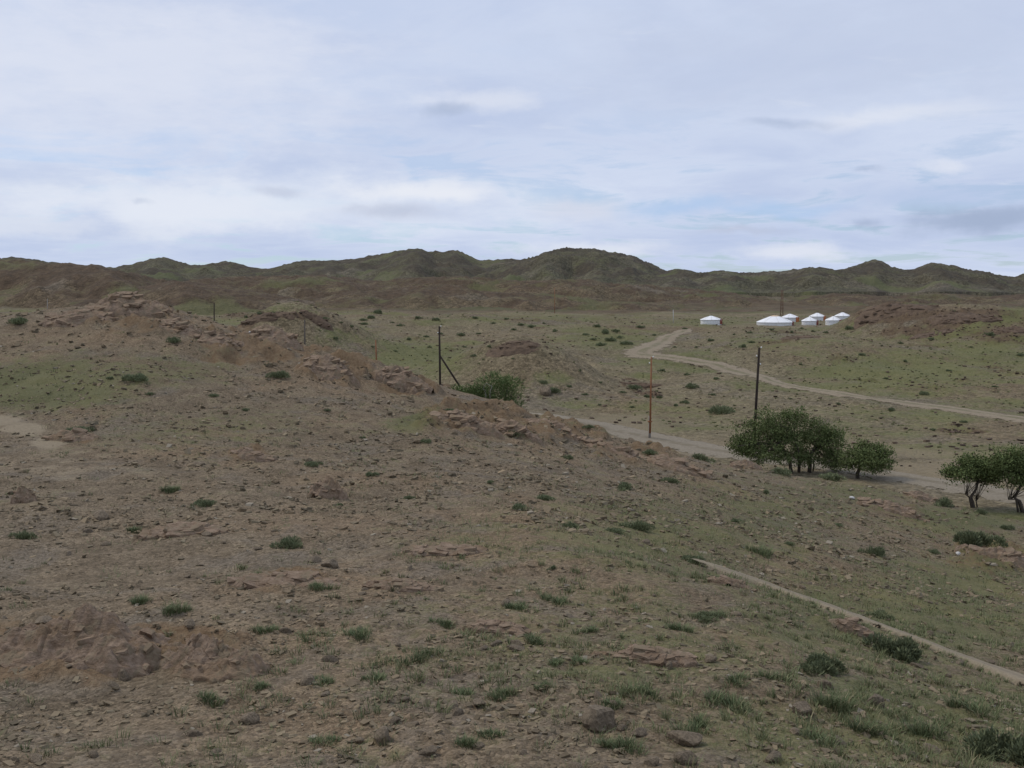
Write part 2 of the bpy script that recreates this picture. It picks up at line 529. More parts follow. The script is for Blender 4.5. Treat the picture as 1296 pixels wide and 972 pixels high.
def ground_mat(name, s, soil_a, soil_b, green_a, green_b, rock_a, rock_b, dirt, bump, gcut=0.5, far=False):
    m, t, b = new_mat(name)
    pos = t.node('ShaderNodeNewGeometry').outputs['Position']
    big_n = t.noise(pos, 0.16 * s, 4, 0.6)
    mid = t.noise(pos, 1.1 * s, 5, 0.65)
    fin = t.noise(pos, 7.0 * s, 5, 0.7)
    vor = t.node('ShaderNodeTexVoronoi')
    t.put(vor.inputs['Vector'], t.vmath('ADD', pos, t.vmath('MULTIPLY', t.noise(pos, 9 * s, 2, 0.5, out=1), (0.1 / s,) * 3)))
    vor.inputs['Scale'].default_value = 16 * s
    vor.inputs['Randomness'].default_value = 1.0
    base = t.mix(t.smooth(mid, 0.3, 0.7), soil_a, soil_b)
    base = t.mix(t.smooth(big_n, 0.42, 0.68, 0, 0.55), base, rock_b)
    base = t.mix(t.smooth(t.noise(pos, 0.45 * s, 4, 0.6, 0.6), 0.50, 0.66, 0, 0.55), base, (0.155, 0.132, 0.100))
    vsep = t.node('ShaderNodeSeparateColor')
    t.put(vsep.inputs[0], vor.outputs['Color'])
    peb = t.mix(t.smooth(vsep.outputs[0], 0.0, 1.0), (0.62, 0.60, 0.58), (1.42, 1.40, 1.42))
    base = t.mix(t.smooth(fin, 0.35, 0.6, 0.35, 0.9), base, t.mix(1.0, base, peb, 'MULTIPLY'))
    vor2 = t.node('ShaderNodeTexVoronoi')
    t.put(vor2.inputs['Vector'], pos)
    vor2.inputs['Scale'].default_value = 44 * s
    vsep2 = t.node('ShaderNodeSeparateColor')
    t.put(vsep2.inputs[0], vor2.outputs['Color'])
    peb2 = t.mix(vsep2.outputs[1], (0.66, 0.65, 0.64), (1.26, 1.26, 1.28))
    base = t.mix(0.85, base, t.mix(1.0, base, peb2, 'MULTIPLY'))
    rockc = t.mix(t.smooth(fin, 0.32, 0.66), rock_a, rock_b)
    rockc = t.mix(t.smooth(mid, 0.52, 0.72, 0, 0.6), rockc, soil_b)
    rk = t.math('ADD', t.attr('rock'), t.math('MULTIPLY', t.math('SUBTRACT', mid, 0.5), 0.9), clamp=True)
    base = t.mix(t.smooth(rk, 0.25, 0.75, 0, 0.85), base, rockc)
    gr = t.math('ADD', t.attr('green'), t.math('ADD', t.math('MULTIPLY', t.math('SUBTRACT', mid, 0.5), 1.5),
                                               t.math('MULTIPLY', t.math('SUBTRACT', fin, 0.5), 1.1)))
    gcol = t.mix(t.smooth(big_n, 0.35, 0.65), green_a, green_b)
    base = t.mix(t.smooth(gr, gcut - 0.22, gcut + 0.34, 0, 0.68), base, gcol)
    if far:                                            # dark gravelly hill country beyond the camp
        fc = t.mix(t.smooth(mid, 0.35, 0.65), (0.088, 0.064, 0.040), (0.132, 0.096, 0.060))
        fc = t.mix(t.smooth(t.noise(pos, 0.012, 5, 0.6), 0.46, 0.62, 0, 0.75), fc, (0.092, 0.098, 0.042))
        fk = t.math('ADD', t.attr('hills'), t.math('MULTIPLY', t.math('SUBTRACT', t.noise(pos, 0.03, 4, 0.6), 0.5), 1.2), clamp=True)
        base = t.mix(t.smooth(fk, 0.3, 0.7, 0, 0.92), base, fc)
    dr = t.math('ADD', t.attr('dirt'), t.math('MULTIPLY', t.math('SUBTRACT', mid, 0.5), 0.7))
    base = t.mix(t.smooth(dr, 0.35, 0.8, 0, 0.8), base, t.mix(t.smooth(fin, 0.3, 0.7, 0, 0.5), dirt, soil_b))
    t.put(b.inputs['Base Color'], base)
    h = t.math('ADD', t.math('MULTIPLY', fin, 0.6), t.math('ADD', t.math('MULTIPLY', vor.outputs['Distance'], -0.55), t.math('MULTIPLY', vor2.outputs['Distance'], -0.25)))
    bp = t.node('ShaderNodeBump')
    bp.inputs['Strength'].default_value = bump
    bp.inputs['Distance'].default_value = 0.05 / s
    t.put(bp.inputs['Height'], h)
    t.put(b.inputs['Normal'], bp.outputs[0])
    return m


ground_mat('near_soil', 1.0, (0.130, 0.100, 0.063), (0.212, 0.166, 0.108), (0.094, 0.106, 0.038), (0.140, 0.142, 0.054),
           (0.135, 0.084, 0.046), (0.215, 0.150, 0.088), (0.310, 0.255, 0.175), 0.9, 0.36)
ground_mat('valley_soil', 0.14, (0.146, 0.122, 0.070), (0.208, 0.172, 0.104), (0.100, 0.114, 0.036), (0.146, 0.154, 0.054),
           (0.086, 0.057, 0.035), (0.145, 0.098, 0.060), (0.225, 0.178, 0.114), 0.8, 0.36, far=True)
ground_mat('brown_hill_soil', 0.05, (0.100, 0.078, 0.046), (0.152, 0.118, 0.070), (0.104, 0.110, 0.045), (0.128, 0.128, 0.056),
           (0.060, 0.043, 0.028), (0.112, 0.076, 0.048), (0.15, 0.12, 0.08), 0.8, 0.46)
ground_mat('far_soil', 0.03, (0.072, 0.068, 0.043), (0.112, 0.104, 0.062), (0.098, 0.110, 0.046), (0.128, 0.134, 0.058),
           (0.050, 0.043, 0.033), (0.094, 0.076, 0.052), (0.10, 0.09, 0.06), 0.8, 0.50)


def plain_mat(name, a, b_, scale=8.0, rough=0.9, stretch=(1, 1, 1), bump=0.3, spec=0.2, per_object=0.0):
    m, t, b = new_mat(name)
    pos = t.vmath('MULTIPLY', t.node('ShaderNodeTexCoord').outputs['Object'], stretch)
    n = t.noise(pos, scale, 5, 0.65)
    col = t.mix(t.smooth(n, 0.3, 0.7), a, b_)
    if per_object:
        rnd = t.node('ShaderNodeObjectInfo').outputs['Random']
        k = t.math('ADD', 1.0 - per_object / 2, t.math('MULTIPLY', rnd, per_object))
        kc = t.node('ShaderNodeCombineColor')
        for i in range(3):
            t.put(kc.inputs[i], k)
        col = t.mix(1.0, col, kc.outputs[0], 'MULTIPLY')
    t.put(b.inputs['Base Color'], col)
    b.inputs['Roughness'].default_value = rough
    b.inputs['Specular IOR Level'].default_value = spec
    if bump:
        bp = t.node('ShaderNodeBump')
        bp.inputs['Strength'].default_value = bump
        bp.inputs['Distance'].default_value = 0.02
        t.put(bp.inputs['Height'], n)
        t.put(b.inputs['Normal'], bp.outputs[0])
    return m


def vcol_mat(name, rough=0.9, translucent=0.0):
    """colour of each leaf, blade or stone comes from the 'tint' it was made with"""
    m, t, b = new_mat(name)
    nd = t.node('ShaderNodeAttribute', attribute_name='tint')
    col = nd.outputs['Color']
    pos = t.node('ShaderNodeNewGeometry').outputs['Position']
    n = t.noise(pos, 18.0, 3, 0.6)
    col = t.mix(t.smooth(n, 0.3, 0.7, 0.0, 0.35), col, t.mix(1.0, col, (0.6, 0.6, 0.6), 'MULTIPLY'))
    t.put(b.inputs['Base Color'], col)
    b.inputs['Roughness'].default_value = rough
    return m


plain_mat('rock', (0.098, 0.076, 0.052), (0.215, 0.168, 0.115), 5.0, per_object=0.35, bump=0.8)
plain_mat('pale_rock', (0.42, 0.40, 0.37), (0.60, 0.58, 0.55), 5.0)
plain_mat('canvas', (0.74, 0.74, 0.73), (0.84, 0.84, 0.83), 1.5, 0.85, bump=0.15)
plain_mat('roof_canvas', (0.78, 0.78, 0.78), (0.86, 0.86, 0.86), 1.2, 0.8, bump=0.15)
plain_mat('rope', (0.45, 0.42, 0.36), (0.55, 0.52, 0.46), 6.0)
plain_mat('red_door', (0.20, 0.045, 0.028), (0.27, 0.07, 0.04), 4.0, 0.6)
plain_mat('orange_door', (0.42, 0.13, 0.04), (0.50, 0.18, 0.06), 4.0, 0.6)
plain_mat('tan_cloth', (0.50, 0.36, 0.22), (0.60, 0.45, 0.30), 4.0)
plain_mat('dark_wood', (0.020, 0.015, 0.012), (0.050, 0.038, 0.030), 4.0, stretch=(6, 6, 0.6))
plain_mat('grey_wood', (0.075, 0.062, 0.050), (0.125, 0.105, 0.085), 4.0, stretch=(6, 6, 0.6))
plain_mat('rusty_steel', (0.19, 0.082, 0.040), (0.29, 0.132, 0.062), 3.0, 0.7, stretch=(4, 4, 0.8))
plain_mat('brown_steel', (0.10, 0.05, 0.032), (0.16, 0.085, 0.05), 3.0, 0.7)
plain_mat('concrete', (0.22, 0.20, 0.18), (0.30, 0.28, 0.25), 5.0)
plain_mat('porcelain', (0.70, 0.70, 0.68), (0.80, 0.80, 0.78), 5.0, 0.3, spec=0.5)
plain_mat('bark', (0.050, 0.040, 0.032), (0.100, 0.082, 0.066), 6.0, stretch=(3, 3, 0.8), bump=0.8)
plain_mat('pale_metal', (0.40, 0.39, 0.37), (0.52, 0.51, 0.49), 5.0, 0.6)


def way_mat(name, ca, cb, middle, scale, soft):
    """worn ground: wheel ruts bare, the middle and the ragged edges let the ground through"""
    m, t, b = new_mat(name)
    pos = t.node('ShaderNodeNewGeometry').outputs['Position']
    n = t.noise(pos, scale, 5, 0.65)
    n2 = t.noise(pos, scale * 5, 4, 0.7)
    k = t.attr('across')
    c = t.mix(t.smooth(n2, 0.3, 0.7), ca, cb)
    c = t.mix(t.math('MULTIPLY', t.smooth(k, 0.08, 0.30, 1, 0), t.smooth(n, 0.35, 0.55, 0, 0.8)), c, middle)
    t.put(b.inputs['Base Color'], c)
    bp = t.node('ShaderNodeBump')
    bp.inputs['Strength'].default_value = 0.6
    bp.inputs['Distance'].default_value = 0.06 / scale
    t.put(bp.inputs['Height'], n2)
    t.put(b.inputs['Normal'], bp.outputs[0])
    e = t.math('ADD', k, t.math('MULTIPLY', t.math('SUBTRACT', n, 0.5), 1.6))
    e = t.math('ADD', e, t.math('MULTIPLY', t.math('SUBTRACT', n2, 0.5), 0.5))
    t.put(b.inputs['Alpha'], t.smooth(e, soft, 1.0, 0.92, 0.0))


way_mat('road_gravel', (0.208, 0.174, 0.126), (0.285, 0.244, 0.182), (0.178, 0.148, 0.100), 0.9, 0.8)
way_mat('track_dirt', (0.225, 0.180, 0.122), (0.310, 0.255, 0.180), (0.160, 0.145, 0.080), 0.55, 0.62)
way_mat('path_dirt', (0.220, 0.178, 0.120), (0.300, 0.250, 0.175), (0.20, 0.165, 0.12), 4.0, 0.80)
plain_mat('valley_outcrop', (0.080, 0.054, 0.036), (0.150, 0.104, 0.068), 0.9, bump=0.6)
vcol_mat('leaf')
vcol_mat('blade')
vcol_mat('stone_chip')


def outcrop_mat():
    m, t, b = new_mat('outcrop')
    pos = t.node('ShaderNodeNewGeometry').outputs['Position']
    n1 = t.noise(pos, 1.6, 5, 0.6)
    n2 = t.noise(t.vmath('MULTIPLY', pos, (2.2, 5.0, 5.0)), 2.2, 6, 0.7)
    n3 = t.noise(pos, 22, 4, 0.7)
    c = t.mix(t.smooth(n2, 0.32, 0.66), (0.168, 0.114, 0.074), (0.300, 0.220, 0.156))
    c = t.mix(t.smooth(n1, 0.48, 0.66, 0, 0.6), c, (0.240, 0.165, 0.098))
    c = t.mix(t.smooth(n3, 0.52, 0.70, 0, 0.5), c, (0.085, 0.066, 0.050))
    n4 = t.noise(pos, 3.5, 5, 0.7)
    c = t.mix(t.smooth(n4, 0.50, 0.60, 0, 0.75), c, (0.205, 0.162, 0.105))
    t.put(b.inputs['Base Color'], c)
    bp = t.node('ShaderNodeBump')
    bp.inputs['Strength'].default_value = 0.9
    bp.inputs['Distance'].default_value = 0.05
    t.put(bp.inputs['Height'], t.math('ADD', n2, t.math('MULTIPLY', n3, 0.4)))
    t.put(b.inputs['Normal'], bp.outputs[0])


outcrop_mat()


# ------------------------------------------------------------------ building helpers
def link(name, me, mat=None, parent=None, loc=None):
    o = bpy.data.objects.new(name, me)
    COL.objects.link(o)
    if me is not None and mat is not None and not me.materials:
        me.materials.append(MATS[mat])
    if parent is not None:
        o.parent = parent
    if loc is not None:
        o.location = tuple(loc)
    return o


def tag(o, label=None, category=None, group=None, kind=None):
    for k, v in (('label', label), ('category', category), ('group', group), ('kind', kind)):
        if v:
            o[k] = v
    return o


def mesh_from(name, verts, faces, tint=None, attrs=None, smooth=False):
    """faces: (n, 3) or (n, 4) integer array"""
    verts, faces = np.asarray(verts, np.float32), np.asarray(faces, np.int32)
    me = bpy.data.meshes.new(name)
    me.vertices.add(len(verts))
    me.vertices.foreach_set('co', verts.ravel())
    k = faces.shape[1]
    me.loops.add(faces.size)
    me.loops.foreach_set('vertex_index', faces.ravel())
    me.polygons.add(len(faces))
    me.polygons.foreach_set('loop_start', np.arange(0, faces.size, k, dtype=np.int32))
    me.polygons.foreach_set('use_smooth', np.full(len(faces), bool(smooth)))
    for nm, val in (attrs or {}).items():
        at_ = me.attributes.new(nm, 'FLOAT', 'POINT')
        at_.data.foreach_set('value', np.asarray(val, np.float32))
    if tint is not None:
        at_ = me.attributes.new('tint', 'FLOAT_COLOR', 'POINT')
        c = np.ones((len(verts), 4), np.float32)
        c[:, :3] = tint
        at_.data.foreach_set('color', c.ravel())
    me.update(calc_edges=True)
    return me


def grid_faces(nr, nc):
    i = np.arange(nr * nc).reshape(nr, nc)
    return np.stack([i[:-1, :-1], i[:-1, 1:], i[1:, 1:], i[1:, :-1]], -1).reshape(-1, 4)


def tube(bm, pts, radii, seg=8):
    rings = []
    for i, p in enumerate(pts):
        p = np.asarray(p, float)
        a = np.asarray(pts[max(i - 1, 0)], float)
        b = np.asarray(pts[min(i + 1, len(pts) - 1)], float)
        d = (b - a) / (np.linalg.norm(b - a) + 1e-9)
        s = np.cross(d, [0.31, 0.91, 0.27] if abs(d[1]) < 0.9 else [1, 0, 0])
        s /= np.linalg.norm(s)
        t = np.cross(d, s)
        rings.append([bm.verts.new(p + radii[i] * (math.cos(2 * math.pi * k / seg) * s + math.sin(2 * math.pi * k / seg) * t))
                      for k in range(seg)])
    for r0, r1 in zip(rings[:-1], rings[1:]):
        for k in range(seg):
            bm.faces.new((r0[k], r0[(k + 1) % seg], r1[(k + 1) % seg], r1[k]))
    bm.faces.new(rings[0][::-1])
    bm.faces.new(rings[-1])


def bm_mesh(name, fn, smooth=True):
    bm = bmesh.new()
    fn(bm)
    bmesh.ops.recalc_face_normals(bm, faces=bm.faces)
    me = bpy.data.meshes.new(name)
    bm.to_mesh(me)
    bm.free()
    if smooth:
        me.shade_smooth()
    return me


def tube_part(name, pts, radii, mat, parent=None, seg=8, loc=None):
    return link(name, bm_mesh(name, lambda bm: tube(bm, pts, radii, seg)), mat, parent, loc)


def box(bm, c, s, rz=0.0):
    ca, sa = math.cos(rz), math.sin(rz)
    vs = []
    for sx in (-1, 1):
        for sy in (-1, 1):
            for sz in (-1, 1):
                x, y = sx * s[0] / 2, sy * s[1] / 2
                vs.append(bm.verts.new((c[0] + x * ca - y * sa, c[1] + x * sa + y * ca, c[2] + sz * s[2] / 2)))
    for f in ((0, 1, 3, 2), (4, 6, 7, 5), (0, 4, 5, 1), (2, 3, 7, 6), (0, 2, 6, 4), (1, 5, 7, 3)):
        bm.faces.new([vs[i] for i in f])


# ------------------------------------------------------------------ the setting
def dense_range(lo, hi, edge, n_in, n_out):
    """columns packed between -edge and edge, sparse outside"""
    return np.concatenate([np.linspace(lo, -edge, n_out, endpoint=False), np.linspace(-edge, edge, n_in, endpoint=False),
                           np.linspace(edge, hi, n_out)])


def terrain(name, fn, a, y, mat):
    A, Y = np.meshgrid(a, y)
    X = A * Y
    x, yy = X.ravel(), Y.ravel()
    z, g, r, d = fn(x, yy, True)
    me = mesh_from(name, np.stack([x, yy, z], 1), grid_faces(len(y), len(a)), attrs={'green': g, 'rock': r, 'dirt': d, 'hills': sstep(yy, 300, 420)}, smooth=True)
    return tag(link(name, me, mat), kind='structure')


terrain('hillside', near_height, dense_range(-1.0, 1.0, 0.56, 590, 36),
        np.concatenate([np.exp(np.linspace(math.log(1.3), math.log(6.5), 40, endpoint=False)),
                        np.exp(np.linspace(math.log(6.5), math.log(75), 560, endpoint=False)),
                        np.linspace(75, 130, 30)]), 'near_soil')
terrain('valley_floor', valley_height, dense_range(-1.0, 1.0, 0.56, 500, 30),
        np.concatenate([np.linspace(46, 75, 40, endpoint=False),
                        np.exp(np.linspace(math.log(75), math.log(420), 320, endpoint=False)),
                        np.exp(np.linspace(math.log(420), math.log(1650), 110))]), 'valley_soil')


def hill_range(name, pts, depth, width, foot, seed, amp, mat='far_soil', wl=1.0):
    """pts: skyline as (pixel x, pixel y); a real ridge 'depth' metres off and 'width' deep on either side"""
    px = np.linspace(pts[0][0], pts[-1][0], 340 if wl == 1.0 else 230)
    py = pchip([p[0] for p in pts], [p[1] for p in pts], px)
    py = py + amp * 0.028 * fbm(px / 22, px * 0 + seed, 4, seed)
    a = (px - 648) / F
    s = np.linspace(-1, 1.0, 90 if wl == 1.0 else 60)
    A, S = np.meshgrid(a, s)
    PYg = np.tile(py, (len(s), 1))
    Y = depth + S * width + 0.42 * width * fbm(A * 9, A * 0 + seed * 3.0, 3, seed + 3)
    zcrest = (HORIZON - PYg) / F * (depth) + EYE
    t = 1 - np.abs(S) ** 1.25
    prof = t * t * (3 - 2 * t) * 0.65 + t * 0.35
    X = A * Y
    z = foot + (zcrest - foot) * prof
    rel = (1 - 0.85 * prof) * np.minimum(1, 3 * prof)
    z = z + rel * amp * (ridged(X / (90 * wl), Y / (130 * wl), 5, seed + 20) - 0.45) + 0.26 * amp * (ridged(X / (34 * wl), Y / (34 * wl), 4, seed + 30) - 0.4) * np.minimum(1, 3 * prof)
    tail = np.abs(S) > 0.97
    z = np.where(tail, foot - 12, z)
    x, y, z = X.ravel(), Y.ravel(), z.ravel()
    rk = sstep(ridged(x / (75 * wl), y / (75 * wl), 4, seed + 40) + 0.5 * (prof.ravel() - 0.5), 0.25, 0.75)
    gr = 0.25 + 0.8 * sstep(fbm(x / (110 * wl), y / (110 * wl), 3, seed + 50), 0.05, 0.4) * (1 - prof.ravel() * 0.6)
    me = mesh_from(name, np.stack([x, y, z], 1), grid_faces(len(s), len(px)),
                   attrs={'green': gr, 'rock': rk, 'dirt': rk * 0}, smooth=True)
    return tag(link(name, me, mat), kind='structure')


hill_range('hills', [(-900, 340), (-500, 334), (-200, 338), (0, 332), (60, 335), (130, 341), (165, 336), (205, 330), (255, 338), (290, 334),
                     (335, 342), (390, 332), (440, 331), (470, 326), (515, 321), (530, 320), (548, 322), (580, 320),
                     (612, 331), (668, 331), (720, 336), (800, 344), (900, 352), (1000, 358)], 1350, 420, 22.0, 5, 22)
hill_range('hills', [(560, 372), (600, 352), (640, 340), (670, 331), (695, 323), (722, 317), (742, 317), (770, 320), (800, 327), (822, 335), (842, 345),
                     (900, 360), (960, 372)], 1150, 330, 20.0, 9, 18)
hill_range('hills', [(700, 368), (780, 356), (835, 348), (858, 343), (880, 347), (915, 346), (950, 346), (985, 346), (1022, 342), (1060, 343), (1085, 336),
                     (1108, 331), (1128, 338), (1150, 342), (1172, 336), (1205, 341), (1250, 346), (1278, 351), (1296, 348),
                     (1500, 340), (1800, 346), (2100, 344)], 1050, 300, 18.0, 13, 18)

for pts_, dep_, wid_, foot_, sd_, amp_ in (
        ([(-700, 345), (-300, 336), (-100, 333), (0, 331), (30, 331), (65, 335), (115, 338), (160, 347), (215, 358), (260, 368), (330, 382)], 430, 95, EYE - 7, 17, 9),
        ([(90, 382), (150, 372), (190, 362), (225, 357), (270, 362), (330, 370), (400, 384)], 370, 60, EYE - 7, 19, 5),
        ([(120, 374), (200, 364), (270, 354), (330, 351), (385, 349), (430, 353), (480, 357), (540, 353), (600, 352), (660, 358), (730, 356), (800, 361), (880, 368), (960, 378)], 680, 140, EYE - 6, 23, 11),
        ([(330, 394), (390, 384), (440, 371), (490, 367), (535, 362), (575, 363), (620, 370), (680, 372), (740, 378), (800, 384), (860, 392)], 450, 75, EYE - 7, 29, 7),
        ([(780, 388), (860, 381), (930, 375), (1000, 378), (1060, 373), (1130, 377), (1190, 373), (1250, 376), (1296, 374), (1450, 372), (1700, 374), (2000, 376)], 580, 110, EYE - 6, 31, 8)):
    hill_range('hills', pts_, dep_, wid_, foot_, sd_, amp_, 'brown_hill_soil', 0.45)


def ground_plain():
    n = 40
    g = np.linspace(-6000, 6000, n)
    X, Y = np.meshgrid(g, g)
    z = np.full(X.size, -9.0) + 1.5 * fbm(X.ravel() / 900, Y.ravel() / 900, 2, 77)
    k = np.zeros(X.size)
    me = mesh_from('ground', np.stack([X.ravel(), Y.ravel(), z], 1), grid_faces(n, n), attrs={'green': k + 0.3, 'rock': k, 'dirt': k})
    tag(link('ground', me, 'valley_soil'), kind='structure')


ground_plain()


def ribbon(name, line, base, mat, seed, step=0.6, lift=0.05, across=9, rut=0.03, edge=0.25):
    P = np.array(line, float)
    L = np.concatenate([[0], np.cumsum(np.hypot(*np.diff(P[:, :2], axis=0).T))])
    s = np.arange(0, L[-1], step)
    cx, cy, cw = pchip(L, P[:, 0], s), pchip(L, P[:, 1], s), pchip(L, P[:, 2], s)
    tx, ty = np.gradient(cx), np.gradient(cy)
    n = np.hypot(tx, ty)
    nx, ny = -ty / n, tx / n
    k = np.linspace(-1, 1, across)
    V = []
    for j, kk in enumerate(k):
        wob = 1 + edge * fbm(s * 0.35 / step * 0.6, s * 0 + (seed if kk < 0 else seed + 9.0), 3, seed)
        x = cx + nx * kk * cw / 2 * wob
        y = cy + ny * kk * cw / 2 * wob
        z = base(x, y) + lift * (1 - 2.6 * max(0, abs(kk) - 0.7) / 0.3) - rut * math.exp(-((abs(kk) - 0.45) / 0.12) ** 2)
        V.append(np.stack([x, y, z], 1))
    V = np.stack(V, 1).reshape(-1, 3)
    me = mesh_from(name, V, grid_faces(len(s), across), attrs={'across': (np.abs(k)[None] + 1.2 * np.clip(1 - s / (1.2 * cw), 0, 1)[:, None]).ravel()}, smooth=True)
    return tag(link(name, me, mat), kind='structure')


ribbon('gravel_road', ROAD, valley_base, 'road_gravel', 301, 0.7, 0.06, 11)
ribbon('dirt_track', TRACK, valley_base, 'track_dirt', 311, 0.9, 0.07, 11, 0.06)
ribbon('footpath', [(x, y, 0.70 if y > 18 else 0.60) for x, y in _path_xy],
       lambda x, y: near_base(x, y) - 0.02, 'path_dirt', 321, 0.12, 0.085, 9, 0.0, 0.55)

# ------------------------------------------------------------------ rock outcrops: tilted ledges rising from the slope
def slab_mesh(seed):
    r = random.Random(seed)
    bm = bmesh.new()
    bmesh.ops.create_cube(bm, size=2.0)
    for v in bm.verts:
        v.co.x *= r.uniform(0.7, 1.0)
        v.co.y *= r.uniform(0.7, 1.0)
        v.co.z *= r.uniform(0.75, 1.0)
    for k in range(4):
        n = np.array([r.uniform(-1, 1), r.uniform(-1, 1), r.uniform(-0.2, 0.8)])
        n /= np.linalg.norm(n)
        g = bmesh.ops.bisect_plane(bm, geom=bm.verts[:] + bm.edges[:] + bm.faces[:], plane_co=tuple(n * r.uniform(0.75, 1.0)), plane_no=tuple(n), clear_outer=True)
        es = [e for e in g['geom_cut'] if isinstance(e, bmesh.types.BMEdge)]
        if len(es) > 2:
            bmesh.ops.contextual_create(bm, geom=es)
    bmesh.ops.recalc_face_normals(bm, faces=bm.faces)
    me = bpy.data.meshes.new('slab')
    bm.to_mesh(me)
    bm.free()
    me.materials.append(MATS['outcrop'])
    return me


SLABS = [slab_mesh(480 + i) for i in range(14)]
VALLEY_SLABS = [m.copy() for m in SLABS]
for m in VALLEY_SLABS:
    m.materials[0] = MATS['valley_outcrop']


def outcrop(px, py, wpx, hgt_m, label, seed, aspect=0.6, turn=-0.35, group=None, wl=0.45, step=1.0, valley=False):
    base_fn, full_fn = (valley_base, valley_height) if valley else (near_base, near_height)
    c = on_valley(px, py) if valley else on_near(px, py)
    half = wpx / F * c[1] / 2
    n = int(np.clip(wpx * 0.42, 30, 120)) if wpx < 180 else 150
    m = max(20, int(n * 0.8))
    u = np.linspace(-1.15, 1.15, n)
    v = np.linspace(-1.15, 1.15, m)
    U, V = np.meshgrid(u, v)
    ca, sa = math.cos(turn), math.sin(turn)
    lx, ly = U * half, V * half * aspect
    X = c[0] + lx * ca - ly * sa
    Y = c[1] + lx * sa + ly * ca
    x, y = X.ravel(), Y.ravel()
    r = np.hypot(U, V).ravel() + 0.55 * fbm(x / half * 1.6, y / half * 2.2, 4, seed)
    dome = np.clip(1 - r, 0, 1) ** (0.8 if wpx > 180 else 0.55)
    # broken beds: stepped profile across the strike, blocks along it
    q = (V.ravel() * half * aspect * 0.9 + 0.10 * half * fbm(x / half * 2, y / half * 2, 3, seed + 2)) / (wl * half * 0.5)
    f = q - np.floor(q)
    bed = np.floor(q)
    h1 = ((_hash(bed, bed * 0 + seed, 5) % 1000) / 1000.0)
    saw = np.where(f < 0.86, f / 0.86, (1 - f) / 0.14)
    blk = (U.ravel() * half + 0.5 * h1) / (wl * half * 0.9) + 0.2 * fbm(x / half * 3, y / half * 3, 2, seed + 7)
    h2 = (_hash(np.floor(blk), bed, seed) % 1000) / 1000.0
    crack = np.minimum(blk - np.floor(blk), 1 - (blk - np.floor(blk)))
    z = base_fn(x, y) + hgt_m * (dome * (0.62 + step * (0.20 * saw + 0.20 * h1 + 0.16 * h2) - (0.07 if wpx > 180 else 0.16) * np.exp(-(crack / 0.06) ** 2))
                                   + 0.16 * dome * (ridged(x / half * 4, y / half * 5, 4, seed + 11) - 0.3) + (0.16 if wpx > 180 else 0.10) * dome * strata(x / half * 3, y / half * 3, 0.5, seed + 13)) \
        + 0.03 * fbm(x * 3, y * 3, 3, seed + 12) * (dome > 0)
    z = np.where(r >= 1.0, full_fn(x, y) - 0.12 * np.minimum(1, (r - 1.0) * 6) - 0.03, np.maximum(z, full_fn(x, y) - 0.03))
    me = mesh_from('rock_outcrop', np.stack([x, y, z], 1) - np.array([c[0], c[1], c[2]]), grid_faces(m, n), smooth=False)
    me.shade_smooth() if hgt_m < 0.0 else None
    o = link('rock_outcrop', me, 'valley_outcrop' if valley else 'outcrop', loc=c)
    rr = np.random.default_rng(seed)
    good = np.nonzero(r < 0.92)[0]
    for k in range(int(np.clip(wpx * 0.30, 12, 42)) if wpx < 180 else 26):
        i = int(rr.choice(good))
        s = half * rr.uniform(0.08, 0.24) * (0.42 if wpx > 180 else 0.7 if wpx > 150 else 0.6 if valley else 0.9)
        q = link('slab', (VALLEY_SLABS if valley else SLABS)[int(rr.integers(0, 14))], parent=o)
        q.location = (x[i] - c[0], y[i] - c[1], z[i] - c[2] - (0.24 if wpx > 180 else 0.17) * s)
        q.scale = (s * rr.uniform(0.9, 1.5), s * rr.uniform(0.4, 0.75), s * rr.uniform(0.18, 0.38))
        q.rotation_euler = (0.30 + rr.normal(0, 0.12), rr.normal(0, 0.14), turn + rr.normal(0, 0.3))
    return tag(o, label, 'rock outcrop', group or 'bedrock outcrops on the hillside')


outcrop(105, 826, 280, 0.74, 'broad brown bedrock knob with a peaked top and fractured face', 501, 0.62, -0.30, wl=0.35)
outcrop(262, 832, 195, 0.40, 'long ribbed bedrock slab sloping away beside the peaked brown knob', 502, 0.5, -0.62, wl=0.22)
outcrop(366, 738, 165, 0.22, 'low layered orange-brown rock ledge lying flat on the stony slope', 503, 0.32, -0.12, wl=0.3)
outcrop(415, 628, 50, 0.62, 'small upright tan boulder-like outcrop alone on the bare slope', 504, 0.7, -0.4, wl=0.7)
outcrop(318, 578, 62, 0.35, 'thin brown rock rib breaking the gravel slope below the ridge', 505, 0.4, -0.2)
outcrop(95, 556, 76, 0.45, 'reddish crumbling rock lip edging the pale bare saddle', 506, 0.35, -0.25)
outcrop(30, 634, 34, 0.38, 'small dark jagged rock stub on the bare left slope', 507, 0.7, 0.1, wl=0.8)
outcrop(414, 462, 84, 1.25, 'smooth pinkish rock slab tilted at the drop of the ridge', 508, 0.62, -0.5, wl=0.9, step=0.6)
outcrop(345, 432, 80, 0.95, 'broken pale orange rock pile on the ridge crest beside the tilted slab', 509, 0.6, -0.5, wl=0.4)
outcrop(280, 428, 70, 0.7, 'dull brown rock knuckle on the ridge above the shallow gully', 510, 0.6, -0.4, wl=0.4)
outcrop(165, 394, 110, 1.15, 'tan rocky summit knob at the top of the ridge', 511, 0.6, -0.2, wl=0.3)
outcrop(100, 405, 90, 0.7, 'rubbly rock shoulder just under the tan summit knob', 512, 0.5, -0.1, wl=0.3)
outcrop(225, 415, 80, 0.6, 'weathered rock shelf stepping down from the tan summit knob', 513, 0.5, -0.4, wl=0.35)
outcrop(508, 484, 74, 0.95, 'rounded grey-brown rock hump on the crest before the braced pole', 514, 0.6, -0.35, wl=0.4)
